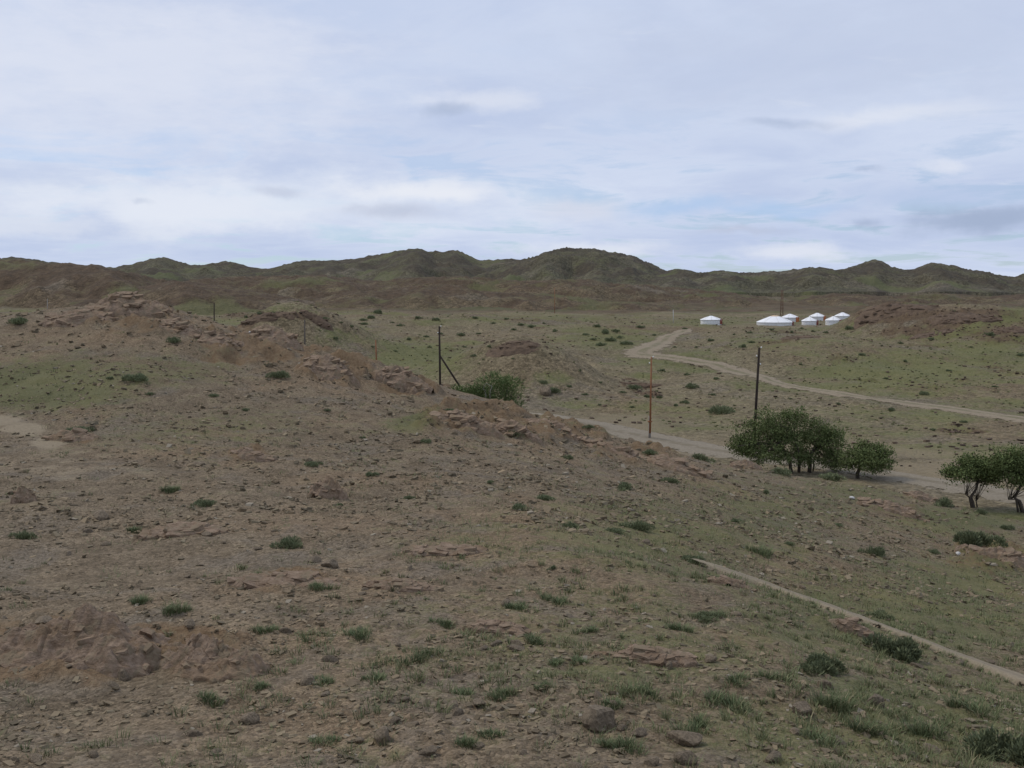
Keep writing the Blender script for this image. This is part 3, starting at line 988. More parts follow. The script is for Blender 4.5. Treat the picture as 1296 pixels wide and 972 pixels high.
outcrop(590, 536, 96, 0.8, 'reddish ribbed rock band slanting down below the big bush', 515, 0.4, -0.5, wl=0.3)
outcrop(650, 545, 80, 0.7, 'dark slanted rock edge with a shrub growing along it', 516, 0.4, -0.5, wl=0.3)
outcrop(700, 538, 90, 0.75, 'long rock ribs slanting along the crest toward the orange pole', 517, 0.35, -0.55, wl=0.25)
outcrop(770, 566, 90, 0.6, 'brown rock ribs low on the crest near the orange pole', 518, 0.35, -0.5, wl=0.3)
outcrop(850, 592, 100, 0.5, 'reddish rubble bank on the crest between orange pole and trees', 519, 0.35, -0.35, wl=0.3)
outcrop(945, 582, 44, 0.6, 'dark rock heap at the left foot of the big tree clump', 520, 0.6, 0.0, wl=0.4)
outcrop(1130, 646, 80, 0.6, 'reddish broken ledges on the grassy spur below the lone small tree', 521, 0.4, -0.2, wl=0.3)
outcrop(1165, 632, 44, 0.5, 'small pale rock stack on the spur edge above the road', 522, 0.6, -0.1, wl=0.4)
outcrop(1262, 706, 100, 0.75, 'brown rock bank with a domed shrub growing at its top', 523, 0.5, -0.3, wl=0.3)
outcrop(1078, 800, 70, 0.26, 'low dark earth bank edging the footpath by the big shrub', 524, 0.35, -0.42, wl=0.4)
outcrop(925, 742, 66, 0.18, 'stony lip where the footpath first appears on the slope', 525, 0.35, -0.35, wl=0.4)
outcrop(630, 800, 90, 0.16, 'flat bedrock slab half buried in gravel on the open slope', 526, 0.4, -0.3, wl=0.3)
outcrop(510, 745, 100, 0.16, 'low stepped rock ledge with flat stones scattered on it', 527, 0.4, -0.3, wl=0.3)
outcrop(820, 835, 130, 0.17, 'thin slanting bedrock ledge with grass growing along it', 528, 0.3, -0.35, wl=0.25)
outcrop(560, 700, 120, 0.14, 'faint reddish rock rib across the middle of the stony slope', 529, 0.3, -0.2, wl=0.3)
outcrop(230, 672, 130, 0.2, 'grey rubble ledge above the flat orange-brown rock ledge', 530, 0.35, -0.1, wl=0.25)

GV = 'bedrock outcrops in the valley'
outcrop(1132, 394, 100, 0.8, 'jagged red-brown rock crown on the hill beside the yurts', 541, 0.5, -0.1, GV, valley=True)
outcrop(1215, 402, 90, 0.6, 'long red-brown rock line along the shoulder of the rocky hill', 542, 0.4, -0.1, GV, valley=True)
outcrop(1285, 417, 60, 0.8, 'dark reddish crag at the far end of the rocky hill', 543, 0.5, -0.2, GV, valley=True)
outcrop(1180, 424, 60, 0.4, 'low rock patch on the grassy flank of the rocky hill', 544, 0.4, 0.1, GV, valley=True)
outcrop(655, 440, 70, 0.5, 'broken rocks capping the brown mound behind the tall bush', 545, 0.5, 0.2, GV, valley=True)
outcrop(340, 401, 70, 0.6, 'dark rock edge along the spur behind the ridge', 546, 0.3, 0.05, GV, valley=True)
outcrop(400, 406, 50, 0.7, 'short dark rock edge at the falling end of the spur', 547, 0.35, -0.2, GV, valley=True)
outcrop(812, 489, 50, 0.45, 'low dark rock hump behind the tall orange pole', 548, 0.4, 0.0, GV, valley=True)
outcrop(1010, 428, 56, 0.3, 'scattered brown rocks on the slope below the yurts', 549, 0.4, 0.0, GV, valley=True)


# ------------------------------------------------------------------ loose rocks
def rock_mesh(seed, squash=0.6, cuts=11):
    r = np.random.default_rng(seed)
    bm = bmesh.new()
    bmesh.ops.create_icosphere(bm, subdivisions=3, radius=1.0)
    co = np.array([v.co[:] for v in bm.verts])
    N = r.normal(size=(cuts, 3))
    N /= np.linalg.norm(N, axis=1)[:, None]
    D = r.uniform(0.55, 0.95, cuts)
    if cuts == 6:                                      # blocky boulder
        N = np.concatenate([np.eye(3), -np.eye(3)]) + r.normal(0, 0.16, (6, 3))
        N /= np.linalg.norm(N, axis=1)[:, None]
        D = r.uniform(0.56, 0.70, 6)
    dots = co @ N.T
    lim = np.where(dots > 0.05, D / np.maximum(dots, 0.05), 9)
    rad = np.minimum(1.0, lim.min(1))
    rad += 0.05 * fbm(co[:, 0] * 2 + seed, co[:, 1] * 2 + co[:, 2] * 1.7, 4, seed, 0.6)
    co = co * rad[:, None] * np.array([1, r.uniform(0.6, 0.9), squash])
    for v, c in zip(bm.verts, co):
        v.co = c
    me = bpy.data.meshes.new('rock')
    bm.to_mesh(me)
    bm.free()
    me.materials.append(MATS['rock'])
    return me


ROCKS = [rock_mesh(600 + i, q) for i, q in enumerate((0.45, 0.62, 0.8, 0.38, 0.55, 0.5, 0.7, 0.42))] + [rock_mesh(640, 0.95, 6), rock_mesh(641, 0.55, 6)]


def rock(px, py, wpx, label, variant=0, group=None, tall=1.0, mat=None, where=on_near, sink=0.25):
    p = where(px, py)
    s = wpx / F * p[1] / 2 * 1.1
    me = ROCKS[variant % len(ROCKS)]
    if mat:
        me = me.copy()
        me.materials[0] = MATS[mat]
    o = link('rock', me)
    o.scale = (s, s, s * tall)
    o.rotation_euler = (random.uniform(-.15, .15), random.uniform(-.15, .15), random.uniform(-3.1, 3.1))
    o.location = (p[0], p[1], p[2] + s * tall * 0.55 * (1 - 2 * sink))
    return tag(o, label, 'rock', group)


rock(757, 919, 50, 'blocky reddish-brown boulder with a flat pale top among grass tufts', 8, tall=0.95)
rock(762, 927, 12, 'small round pale stone leaning on the blocky boulder', 4)
rock(772, 922, 16, 'dark stone tucked against the right side of the blocky boulder', 6)
rock(787, 924, 17, 'flat brown stone lying just right of the blocky boulder', 0)
rock(808, 931, 26, 'wedge-shaped stone with a light top beside the blocky boulder', 1)
rock(866, 941, 46, 'long flat slab stone with a dark pointed end', 3)
rock(866, 966, 32, 'brown rounded stone half sunk below the long flat slab', 2)
rock(484, 938, 38, 'dark squat stone resting on the foreground gravel', 6)
rock(455, 940, 16, 'pale chip of stone next to the dark squat stone', 4)
rock(1015, 904, 34, 'rectangular pinkish block lying in the grassy slope', 9)
rock(1108, 893, 26, 'dark pointed rock standing in the grass below the footpath', 2, tall=1.2)
rock(847, 846, 17, 'rounded stone at the end of the thin slanting ledge', 6)
rock(128, 657, 28, 'dark flat-topped stone alone on the bare slope', 0)
rock(240, 793, 22, 'dark angular stone perched above the ribbed bedrock slab', 0)
rock(246, 828, 16, 'black-edged stone caught on the ribbed bedrock slab', 3)
rock(156, 860, 24, 'dark stone below the peaked brown knob', 6)
rock(170, 851, 20, 'sharp dark stone leaning under the peaked brown knob', 1)
rock(55, 790, 24, 'flat grey stone behind the peaked brown knob', 3)
rock(315, 915, 26, 'rounded pinkish stone in the gravel below the ribbed slab', 2)
rock(418, 718, 24, 'dark block just above the layered orange ledge', 5)
rock(398, 712, 20, 'flat grey slate above the layered orange ledge', 3)
rock(262, 678, 14, 'grey-blue flat stone on the rubble ledge', 3)
rock(520, 745, 20, 'pale flat stone on the low stepped ledge', 3)
rock(640, 765, 18, 'slanted flat stone standing out on the open slope', 0)
rock(605, 893, 24, 'low dark stone on the gravel left of the grass clumps', 3)
rock(500, 915, 20, 'pinkish flat stone near the dark squat stone', 0)
rock(1078, 632, 9, 'small white stone on the spur below the lone tree', 4, mat='pale_rock')
rock(1213, 703, 8, 'whitish broken stones at the left of the brown rock bank', 4, mat='pale_rock')
rock(317, 423, 7, 'tiny white stone on top of the pale orange rock pile', 4, mat='pale_rock')
rock(1200, 857, 10, 'reddish stone on the near edge of the footpath', 2)
rock(690, 500, 20, 'dark reddish rock beside a shrub on the valley floor', 2, where=lambda a, b: on_valley(a, b))
STONE_MARKS = [((105, 830), 'the peaked brown bedrock knob'), ((262, 830), 'the ribbed bedrock slab'), ((366, 738), 'the layered orange-brown ledge'),
               ((757, 915), 'the blocky boulder'), ((484, 938), 'the dark squat stone'), ((866, 941), 'the long flat slab stone'),
               ((1015, 901), 'the rectangular pinkish block'), ((1042, 848), 'the dark spreading shrub'), ((1137, 832), 'the large shrub by the footpath'),
               ((820, 835), 'the thin slanting ledge'), ((630, 800), 'the half buried slab'), ((510, 745), 'the low stepped ledge'),
               ((560, 700), 'the faint reddish rib'), ((230, 672), 'the grey rubble ledge'), ((128, 657), 'the dark flat-topped stone'),
               ((895, 784), 'the thin dark green shrub'), ((1285, 960), 'the big dark shrub at the slope foot')]
STONE_MARKS = [(on_near(*p), t) for p, t in STONE_MARKS]


def nearest(marks, x, y):
    return min(marks, key=lambda m: ((m[0][0] - x) ** 2 + (m[0][1] - y) ** 2) ** 0.5)[1]


for i in range(130):                                   # loose stones told apart only by their place
    Y = math.exp(random.uniform(math.log(7.6), math.log(26)))
    px = random.uniform(-40, 1330)
    x = (px - 648) / F * Y
    z = near_height(np.array([x]), np.array([Y]))[0]
    s = random.uniform(0.035, 0.10) * (1 + 0.02 * Y)
    o = link('rock', ROCKS[random.randrange(8)])
    o.scale = (s, s * random.uniform(0.7, 1), s * random.uniform(0.6, 1.1))
    o.rotation_euler = (random.uniform(-.3, .3), random.uniform(-.3, .3), random.uniform(-3.1, 3.1))
    o.location = (x, Y, z + s * 0.15)
    mk = nearest(STONE_MARKS, x, Y)
    tag(o, 'small loose brown stone in the gravel nearest ' + mk, 'rock', 'loose stones by ' + mk)


# ------------------------------------------------------------------ gravel: tens of thousands of chips, one mesh
def chips(n, y0, y1, smin, smax, seed):
    r = np.random.default_rng(seed)
    base = []
    for k in range(24):                                # eight-corner splinters, 12 triangles
        c = np.array([[sx, sy, sz] for sx in (-1, 1) for sy in (-1, 1) for sz in (-1, 1)], float)
        c *= r.uniform(0.25, 1.0, c.shape)
        base.append(c * np.array([1, 0.7, 0.38]))
    base = np.array(base)
    quads = np.array([(0, 1, 3, 2), (4, 6, 7, 5), (0, 4, 5, 1), (2, 3, 7, 6), (0, 2, 6, 4), (1, 5, 7, 3)])
    m = int(n * 2.6)
    Y = np.exp(r.uniform(math.log(y0), math.log(y1), m))
    X = r.uniform(-0.60, 0.60, m) * Y
    dens = 0.36 + 1.7 * fbm(X / 2.2, Y / 2.2, 3, seed) + 0.5 * fbm(X / 9, Y / 9, 2, seed + 4)
    keep = r.uniform(0, 1, m) < np.clip(dens, 0.08, 1)
    X, Y = X[keep][:n], Y[keep][:n]
    Z, g, rk, d = near_height(X, Y, True)
    ok = (path_distance(X, Y) > 0.28) & (r.uniform(0, 1, len(X)) > 1.0 * np.clip(d, 0, 1))
    X, Y, Z = X[ok], Y[ok], Z[ok]
    n = len(X)
    s = smin * (smax / smin) ** (r.uniform(0, 1, n) ** 2.6) * (0.75 + Y / 40)
    yaw = r.uniform(0, 6.283, n)
    tl = r.normal(0, 0.35, n)
    B = base[r.integers(0, 24, n)] * s[:, None, None]
    bx, by, bz = B[..., 0], B[..., 1], B[..., 2]
    bz2 = bz * np.cos(tl)[:, None] + bx * np.sin(tl)[:, None]
    bx2 = bx * np.cos(tl)[:, None] - bz * np.sin(tl)[:, None]
    cx, sx = np.cos(yaw)[:, None], np.sin(yaw)[:, None]
    V = np.stack([X[:, None] + bx2 * cx - by * sx, Y[:, None] + bx2 * sx + by * cx, Z[:, None] + bz2 + 0.06 * s[:, None]], -1)
    Fc = (quads[None] + 8 * np.arange(n)[:, None, None]).reshape(-1, 4)
    k = r.uniform(0.58, 1.35, n)
    hue = r.uniform(0, 1, n)[:, None]
    tint = ((1 - hue) * np.array([0.162, 0.134, 0.088]) + hue * np.array([0.230, 0.175, 0.110])) * k[:, None]
    pale = r.uniform(0, 1, n) < 0.04
    tint[pale] = np.array([0.28, 0.24, 0.18])
    return V.reshape(-1, 3), Fc, np.repeat(tint, 8, 0)


V1, F1, T1 = chips(38000, 6.8, 50, 0.008, 0.070, 701)
V2, F2, T2 = chips(20000, 22, 66, 0.016, 0.11, 702)
me = mesh_from('gravel', np.concatenate([V1, V2]), np.concatenate([F1, F2 + len(V1)]), tint=np.concatenate([T1, T2]))
tag(link('gravel', me, 'stone_chip'), 'loose stone chips and gravel strewn over the hillside', 'gravel', kind='stuff')


# ------------------------------------------------------------------ grass, one mesh of thin blades in tufts
def blades(cx, cy, cz, rad, hgt_, count, r, colour, spread=0.8, width=0.0026, bend=True):
    """arrays per tuft -> blade mesh pieces (two-segment blades, 3 triangles as one quad and one quad tip)"""
    idx = np.repeat(np.arange(len(cx)), count)
    n = len(idx)
    ang = r.uniform(0, 6.283, n)
    rr = rad[idx] * np.sqrt(r.uniform(0, 1, n))
    bx, by = cx[idx] + rr * np.cos(ang), cy[idx] + rr * np.sin(ang)
    bz = cz[idx] - 0.02
    h = hgt_[idx] * r.uniform(0.45, 1.0, n)
    la = ang + r.normal(0, 0.8, n)
    lean = h * spread * r.uniform(0.2, 1.3, n) * (0.4 + rr / np.maximum(rad[idx], 1e-3))
    wd_ = width * (0.6 + 0.06 * cy[idx]) * r.uniform(0.7, 1.5, n)
    wx, wy = -np.sin(la + r.normal(0, 0.5, n)) * wd_, np.cos(la + r.normal(0, 0.5, n)) * wd_
    mx, my, mz = bx + np.cos(la) * lean * 0.35, by + np.sin(la) * lean * 0.35, bz + h * 0.6
    tx, ty, tz = bx + np.cos(la) * lean, by + np.sin(la) * lean, bz + h
    tint = colour[idx] * r.uniform(0.75, 1.3, n)[:, None]
    if not bend:
        V = np.stack([np.stack([bx - wx, by - wy, bz], -1), np.stack([bx + wx, by + wy, bz], -1),
                      np.stack([tx + wx * .4, ty + wy * .4, tz], -1), np.stack([tx - wx * .4, ty - wy * .4, tz], -1)], 1)
        return V.reshape(-1, 3), np.arange(4 * n).reshape(n, 4), np.repeat(tint, 4, 0)
    V = np.stack([np.stack([bx - wx, by - wy, bz], -1), np.stack([bx + wx, by + wy, bz], -1),
                  np.stack([mx + wx * .8, my + wy * .8, mz], -1), np.stack([mx - wx * .8, my - wy * .8, mz], -1),
                  np.stack([tx + wx * .15, ty + wy * .15, tz], -1), np.stack([tx - wx * .15, ty - wy * .15, tz], -1)], 1)
    o = 6 * np.arange(n)[:, None]
    Fc = np.concatenate([o + np.array([[0, 1, 2, 3]]), o + np.array([[3, 2, 4, 5]])])
    dry = r.uniform(0, 1, n) < 0.10
    tint[dry] = np.array([0.30, 0.26, 0.15]) * r.uniform(0.7, 1.2, dry.sum())[:, None]
    return V.reshape(-1, 3), Fc, np.repeat(tint, 6, 0)


def grass_field():
    r = np.random.default_rng(811)
    Vs, Fs, Ts, off = [], [], [], 0

    def add(V, Fc, T):
        nonlocal off
        Vs.append(V), Fs.append(Fc + off), Ts.append(T)
        off += len(V)
    for n, y0, y1, cnt, rmin, rmax, hmin, hmax in ((1300, 6.9, 20, 30, 0.03, 0.14, 0.06, 0.15),
                                                   (2400, 6.9, 30, 15, 0.02, 0.12, 0.02, 0.07),
                                                   (2600, 18, 62, 12, 0.06, 0.26, 0.06, 0.17)):
        m = n * 5
        Y = np.exp(r.uniform(math.log(y0), math.log(y1), m))
        X = r.uniform(-0.60, 0.60, m) * Y
        Z, g, rk, d = near_height(X, Y, True)
        dens = 0.16 + 0.75 * g + 0.9 * np.clip(fbm(X / 1.9, Y / 1.9, 3, 822), -0.3, 0.6) - 0.4 * d - 0.15 * rk
        right = 0.75 + 0.5 * np.clip(X / Y / 0.5, -0.8, 1)
        keep = (r.uniform(0, 1, m) < np.clip(dens * right, 0.02, 1)) & (path_distance(X, Y) > 0.3)
        X, Y, Z = X[keep][:n], Y[keep][:n], Z[keep][:n]
        k = r.uniform(0, 1, len(X))[:, None]
        colr = (1 - k) * np.array([0.122, 0.142, 0.068]) + k * np.array([0.200, 0.212, 0.105])
        add(*blades(X, Y, Z, r.uniform(rmin, rmax, len(X)), r.uniform(hmin, hmax, len(X)), cnt, r, colr, bend=hmin == 0.06 and y1 == 20))
    # clumps seen in the photograph
    for px, py, wpx in ((522, 838, 36), (820, 878, 36), (912, 890, 40), (930, 862, 30), (640, 882, 30), (585, 878, 26), (770, 895, 30),
                        (760, 945, 30), (800, 950, 44), (690, 872, 22), (940, 900, 46), (1060, 895, 60), (455, 806, 34),
                        (415, 866, 26), (330, 800, 24), (222, 775, 34), (170, 765, 30), (410, 938, 26), (260, 885, 30),
                        (590, 942, 34), (1035, 940, 40), (1095, 925, 50), (860, 798, 30), (675, 812, 26), (700, 765, 30),
                        (508, 745, 28), (400, 745, 24), (170, 673, 20), (215, 625, 22), (745, 800, 20), (735, 838, 22),
                        (655, 770, 26), (560, 790, 26), (480, 860, 24), (330, 870, 20), (620, 930, 26), (705, 840, 22),
                        (880, 920, 40), (980, 860, 34), (1170, 930, 60), (1230, 900, 50), (905, 780, 24), (960, 700, 30)):
        p = on_near(px, py)
        k = wpx / F * p[1]
        c = 5
        X = p[0] + r.normal(0, k * 0.28, c)
        Y = p[1] + r.normal(0, k * 0.3, c)
        Z = near_height(X, Y)
        colr = np.tile(np.array([[0.120, 0.145, 0.070]]), (c, 1)) * r.uniform(0.85, 1.3, c)[:, None]
        add(*blades(X, Y, Z, np.full(c, k * 0.28), np.full(c, k * 0.38), 80, r, colr))
    me = mesh_from('grass', np.concatenate(Vs), np.concatenate(Fs), tint=np.concatenate(Ts))
    tag(link('grass', me, 'blade'), 'thin green and dry grass growing in tufts over the hillside', 'grass', kind='stuff')


grass_field()


# ------------------------------------------------------------------ shrubs
def shrub_mesh(seed, n=900, flat=0.62, dark=1.0, loose=1.0):
    """unit-wide cushion of upright leafy twigs"""
    r = np.random.default_rng(seed)
    k = 9
    cx, cy = r.normal(0, 0.26, k), r.normal(0, 0.26, k)
    cr = r.uniform(0.18, 0.34, k)
    ch = flat * r.uniform(0.6, 1.05, k) * (1 - 0.6 * np.hypot(cx, cy))
    i = r.integers(0, k, n)
    d = r.normal(size=(n, 3))
    d[:, 2] = np.abs(d[:, 2])
    d /= np.linalg.norm(d, axis=1)[:, None]
    rad = r.uniform(0.35, 1.0, n) ** 0.5
    base = np.stack([cx[i], cy[i], np.zeros(n)], 1)
    P = base + d * rad[:, None] * np.stack([cr[i], cr[i], ch[i]], 1)
    up = d * 0.8 + r.normal(0, 0.25, (n, 3)) + np.array([0, 0, 0.55])
    up /= np.linalg.norm(up, axis=1)[:, None]
    L = r.uniform(0.06, 0.16, n)[:, None] * loose
    side = np.cross(up, r.normal(size=(n, 3)))
    side /= np.linalg.norm(side, axis=1)[:, None]
    side *= r.uniform(0.010, 0.022, n)[:, None]
    V = np.stack([P - side, P + side, P + up * L + side * 0.5, P + up * L - side * 0.5], 1)
    V[..., 2] = np.maximum(V[..., 2], -0.05)
    Fc = np.arange(4 * n).reshape(n, 4)
    q = r.uniform(0, 1, n)[:, None]
    tint = ((1 - q) * np.array([0.112, 0.134, 0.070]) + q * np.array([0.240, 0.262, 0.142])) * dark
    # woody stems so that the leaves are carried
    st_v, st_f = [], []
    for j in range(7):
        b0 = np.array([r.normal(0, .05), r.normal(0, .05), -0.04])
        b1 = np.array([cx[j], cy[j], ch[j] * 0.8])
        s = np.array([0.012, 0, 0])
        t = np.array([0, 0.012, 0])
        o = 4 * n + 6 * j
        st_v += [b0 - s, b0 + s, b0 + t, b1 - s * .4, b1 + s * .4, b1 + t * .4]
        st_f += [(o, o + 1, o + 4, o + 3), (o + 1, o + 2, o + 5, o + 4), (o + 2, o, o + 3, o + 5)]
    V = np.concatenate([V.reshape(-1, 3), np.array(st_v)])
    Fc = np.concatenate([Fc, np.array(st_f)])
    T = np.concatenate([np.repeat(tint, 4, 0), np.tile(np.array([[0.07, 0.055, 0.04]]), (len(st_v), 1))])
    me = mesh_from('shrub', V, Fc, tint=T)
    me.materials.append(MATS['leaf'])
    return me


SHRUBS = [shrub_mesh(900 + i, 1300, 0.55) for i in range(8)]
BIG_SHRUBS = [shrub_mesh(920 + i, 3600, 0.6, 0.9, 0.75) for i in range(3)]


def shrub(p, width, label, group=None, tall=1.0, big=False, variant=None):
    lib = BIG_SHRUBS if big else SHRUBS
    o = link('shrub', lib[(random.randrange(99) if variant is None else variant) % len(lib)])
    o.scale = (width, width * random.uniform(0.6, 1.0), width * tall)
    o.rotation_euler = (0, 0, random.uniform(-3.1, 3.1))
    o.location = (p[0], p[1], p[2] - 0.02 * width)
    return tag(o, label, 'shrub', group)


def near_shrub(px, py, wpx, label, group=None, tall=0.9, big=False):
    p = on_near(px, py)
    return shrub(p, wpx / F * p[1] * (1.0 if big else 0.95), label, group, tall * 0.9, big)


near_shrub(1137, 832, 68, 'large dense rounded green shrub growing right beside the footpath', tall=0.85, big=True)
near_shrub(1042, 848, 58, 'dark spreading shrub on the slope below the footpath', tall=0.75, big=True)
near_shrub(1230, 690, 44, 'domed green shrub on top of the brown rock bank', tall=0.9, big=True)
near_shrub(1285, 960, 90, 'big dark shrub at the foot of the grassy slope', tall=0.85, big=True)
near_shrub(1110, 703, 24, 'small upright green shrub between the brown rock bank and the spur', tall=1.2)
near_shrub(808, 669, 36, 'twin-headed green shrub in the middle of the slope', tall=0.8)
near_shrub(780, 675, 28, 'low green shrub touching the twin-headed shrub', tall=0.6)
near_shrub(367, 692, 34, 'bright green shrub above the layered orange ledge', tall=0.9)
near_shrub(33, 681, 28, 'lone green shrub on the bare slope left of the dark flat-topped stone', tall=0.8)
near_shrub(355, 478, 26, 'grey-green shrub under the broken pale rock pile on the ridge', tall=0.9)
near_shrub(652, 552, 36, 'long low shrub growing along the dark slanted rock edge', tall=0.6)
near_shrub(22, 410, 30, 'dark shrub on the skyline left of the tan summit knob', tall=0.7)
near_shrub(218, 434, 16, 'upright green shrub on the weathered shelf of the ridge', tall=1.3)
near_shrub(990, 600, 26, 'low dark shrub on the spur under the big tree clump', tall=0.8)
near_shrub(1052, 607, 38, 'wide low shrub between the big tree clump and the lone tree', tall=0.6)
near_shrub(1195, 640, 26, 'rounded shrub on the spur edge above the road', tall=1.0)
near_shrub(1115, 783, 34, 'low green clump on the far edge of the footpath', tall=0.7)
near_shrub(895, 784, 34, 'thin dark green shrub alone on the slope left of the footpath', tall=0.7)
SHRUB_MARKS = [(on_near(*p), t) for p, t in (((70, 485), 'in the green hollow under the summit knob'), ((200, 440), 'on the ridge below the summit knob'),
               ((415, 500), 'under the tilted rock slab'), ((600, 560), 'under the reddish ribbed rock band'), ((760, 580), 'by the rock ribs of the crest'),
               ((870, 600), 'by the rubble bank beside the trees'), ((1080, 655), 'on the spur below the lone tree'), ((1230, 670), 'near the brown rock bank'),
               ((808, 680), 'around the twin-headed shrub'), ((950, 690), 'on the slope above the footpath'), ((600, 680), 'by the faint reddish rib'),
               ((415, 620), 'near the upright tan outcrop'), ((250, 600), 'near the thin brown rib'), ((100, 556), 'at the crumbling rock lip'))]
for px, py, wpx in ((688, 632, 26), (658, 646, 22), (790, 618, 26), (848, 611, 24), (878, 711, 30), (722, 668, 22), (718, 581, 17), (822, 575, 18),
                    (470, 602, 17), (518, 632, 14), (172, 482, 28), (140, 480, 12), (100, 548, 26), (255, 640, 28), (885, 582, 26),
                    (395, 590, 18), (270, 502, 12), (310, 520, 10), (540, 560, 14), (745, 542, 14),
                    (460, 555, 9), (620, 612, 10), (930, 660, 14), (1000, 690, 14),
                    (1060, 665, 12), (970, 625, 14), (1180, 700, 14), (1240, 650, 16), (1275, 670, 18),
                    (700, 720, 12), (430, 640, 9), (190, 500, 12), (415, 520, 8), (570, 520, 12), (1180, 615, 12)):
    p_ = on_near(px, py)
    mk = nearest(SHRUB_MARKS, p_[0], p_[1])
    near_shrub(px, py, wpx, 'small round green shrub ' + mk, 'small shrubs ' + mk, random.uniform(0.6, 0.95))

VALLEY_MARKS = [((815, 498), 'on the rocky humps behind the orange pole'), ((860, 513), 'on the flat before the leaning pole'),
                ((770, 430), 'in the patch left of the track bend'), ((470, 404), 'on the pale rise beyond the ridge'), ((560, 415), 'on the flat behind the braced pole'),
                ((655, 412), 'on the flat above the brown mound'), ((620, 440), 'on the brown mound'), ((730, 490), 'at the foot of the brown mound'),
                ((335, 400), 'on the crest of the spur behind the ridge'), ((410, 407), 'on the end of the spur behind the ridge'),
                ((500, 440), 'in the green flat behind the rusty pole'), ((945, 430), 'on the slope below the lone yurt'), ((1020, 419), 'right below the group of yurts'),
                ((1180, 440), 'on the flank of the rocky red hill'), ((1170, 490), 'in the green meadow above the track'), ((1170, 535), 'between the track and the road'),
                ((870, 470), 'along the near side of the track'), ((860, 435), 'inside the bend of the track')]
VALLEY_MARKS = [((px, py), t) for (px, py), t in VALLEY_MARKS]


def valley_shrub(px, py, wpx, label=None, group=None, tall=0.8):
    p = on_valley(px, py)
    if label is None:
        mk = min(VALLEY_MARKS, key=lambda m: math.hypot(m[0][0] - px, 3 * (m[0][1] - py)))[1]
        label, group = 'small dark green shrub ' + mk, 'valley shrubs ' + mk
    return shrub(p, wpx / F * p[1] * 1.1, label, group, tall)


valley_shrub(912, 523, 26, 'wide low shrub on the flat left of the leaning dark pole', None)
valley_shrub(700, 497, 18, 'rounded green shrub beside the dark reddish rock on the valley floor', None, 0.8)
for px, py, wpx in ((820, 503, 14), (833, 504, 12), (857, 514, 16), (868, 511, 12), (875, 491, 16), (800, 492, 18), (812, 488, 12), (790, 497, 10),
                    (620, 440, 12), (600, 452, 9), (758, 485, 10), (690, 486, 9), (757, 513, 10), (800, 516, 8), (760, 438, 16), (772, 432, 20),
                    (785, 428, 16), (792, 436, 14), (750, 430, 10), (765, 422, 14), (778, 420, 10), (740, 424, 8), (755, 414, 9), (480, 397, 14),
                    (470, 403, 10), (458, 406, 9), (463, 411, 10), (508, 413, 14), (497, 409, 8), (552, 405, 12), (530, 404, 8), (600, 403, 8),
                    (626, 410, 10), (660, 412, 10), (670, 415, 12), (650, 418, 8), (640, 405, 7), (700, 420, 8), (690, 410, 7), (585, 425, 10),
                    (560, 423, 9), (605, 423, 10), (538, 427, 8), (866, 417, 8), (930, 424, 10), (948, 422, 7), (978, 418, 8), (1015, 416, 7),
                    (1003, 421, 7), (1072, 417, 14), (1030, 420, 7), (1046, 422, 6), (940, 440, 12), (952, 434, 8), (1180, 430, 10), (1255, 425, 16),
                    (1230, 440, 9), (1290, 450, 12), (1140, 435, 8), (1145, 458, 8), (1090, 450, 8), (1200, 470, 9), (1260, 490, 10), (1120, 480, 8),
                    (1170, 500, 10), (1015, 462, 8), (1000, 505, 8), (1060, 512, 10), (1130, 520, 12), (1220, 535, 12), (1180, 545, 12), (900, 500, 9),
                    (960, 530, 10), (720, 490, 9), (740, 500, 10), (735, 470, 8), (650, 455, 8), (590, 440, 8), (545, 440, 8), (500, 445, 8), (520, 430, 8),
                    (470, 440, 8), (425, 430, 7), (410, 405, 10), (430, 409, 8), (395, 402, 8), (330, 399, 10), (345, 398, 10), (310, 402, 10), (445, 414, 8),
                    (840, 470, 8), (870, 475, 8), (905, 480, 9), (855, 440, 8), (880, 440, 7), (900, 432, 8), (830, 425, 8), (810, 415, 8)):
    valley_shrub(px + random.uniform(-2, 2), py, wpx * random.uniform(0.45, 0.95), tall=random.uniform(0.65, 1.1))


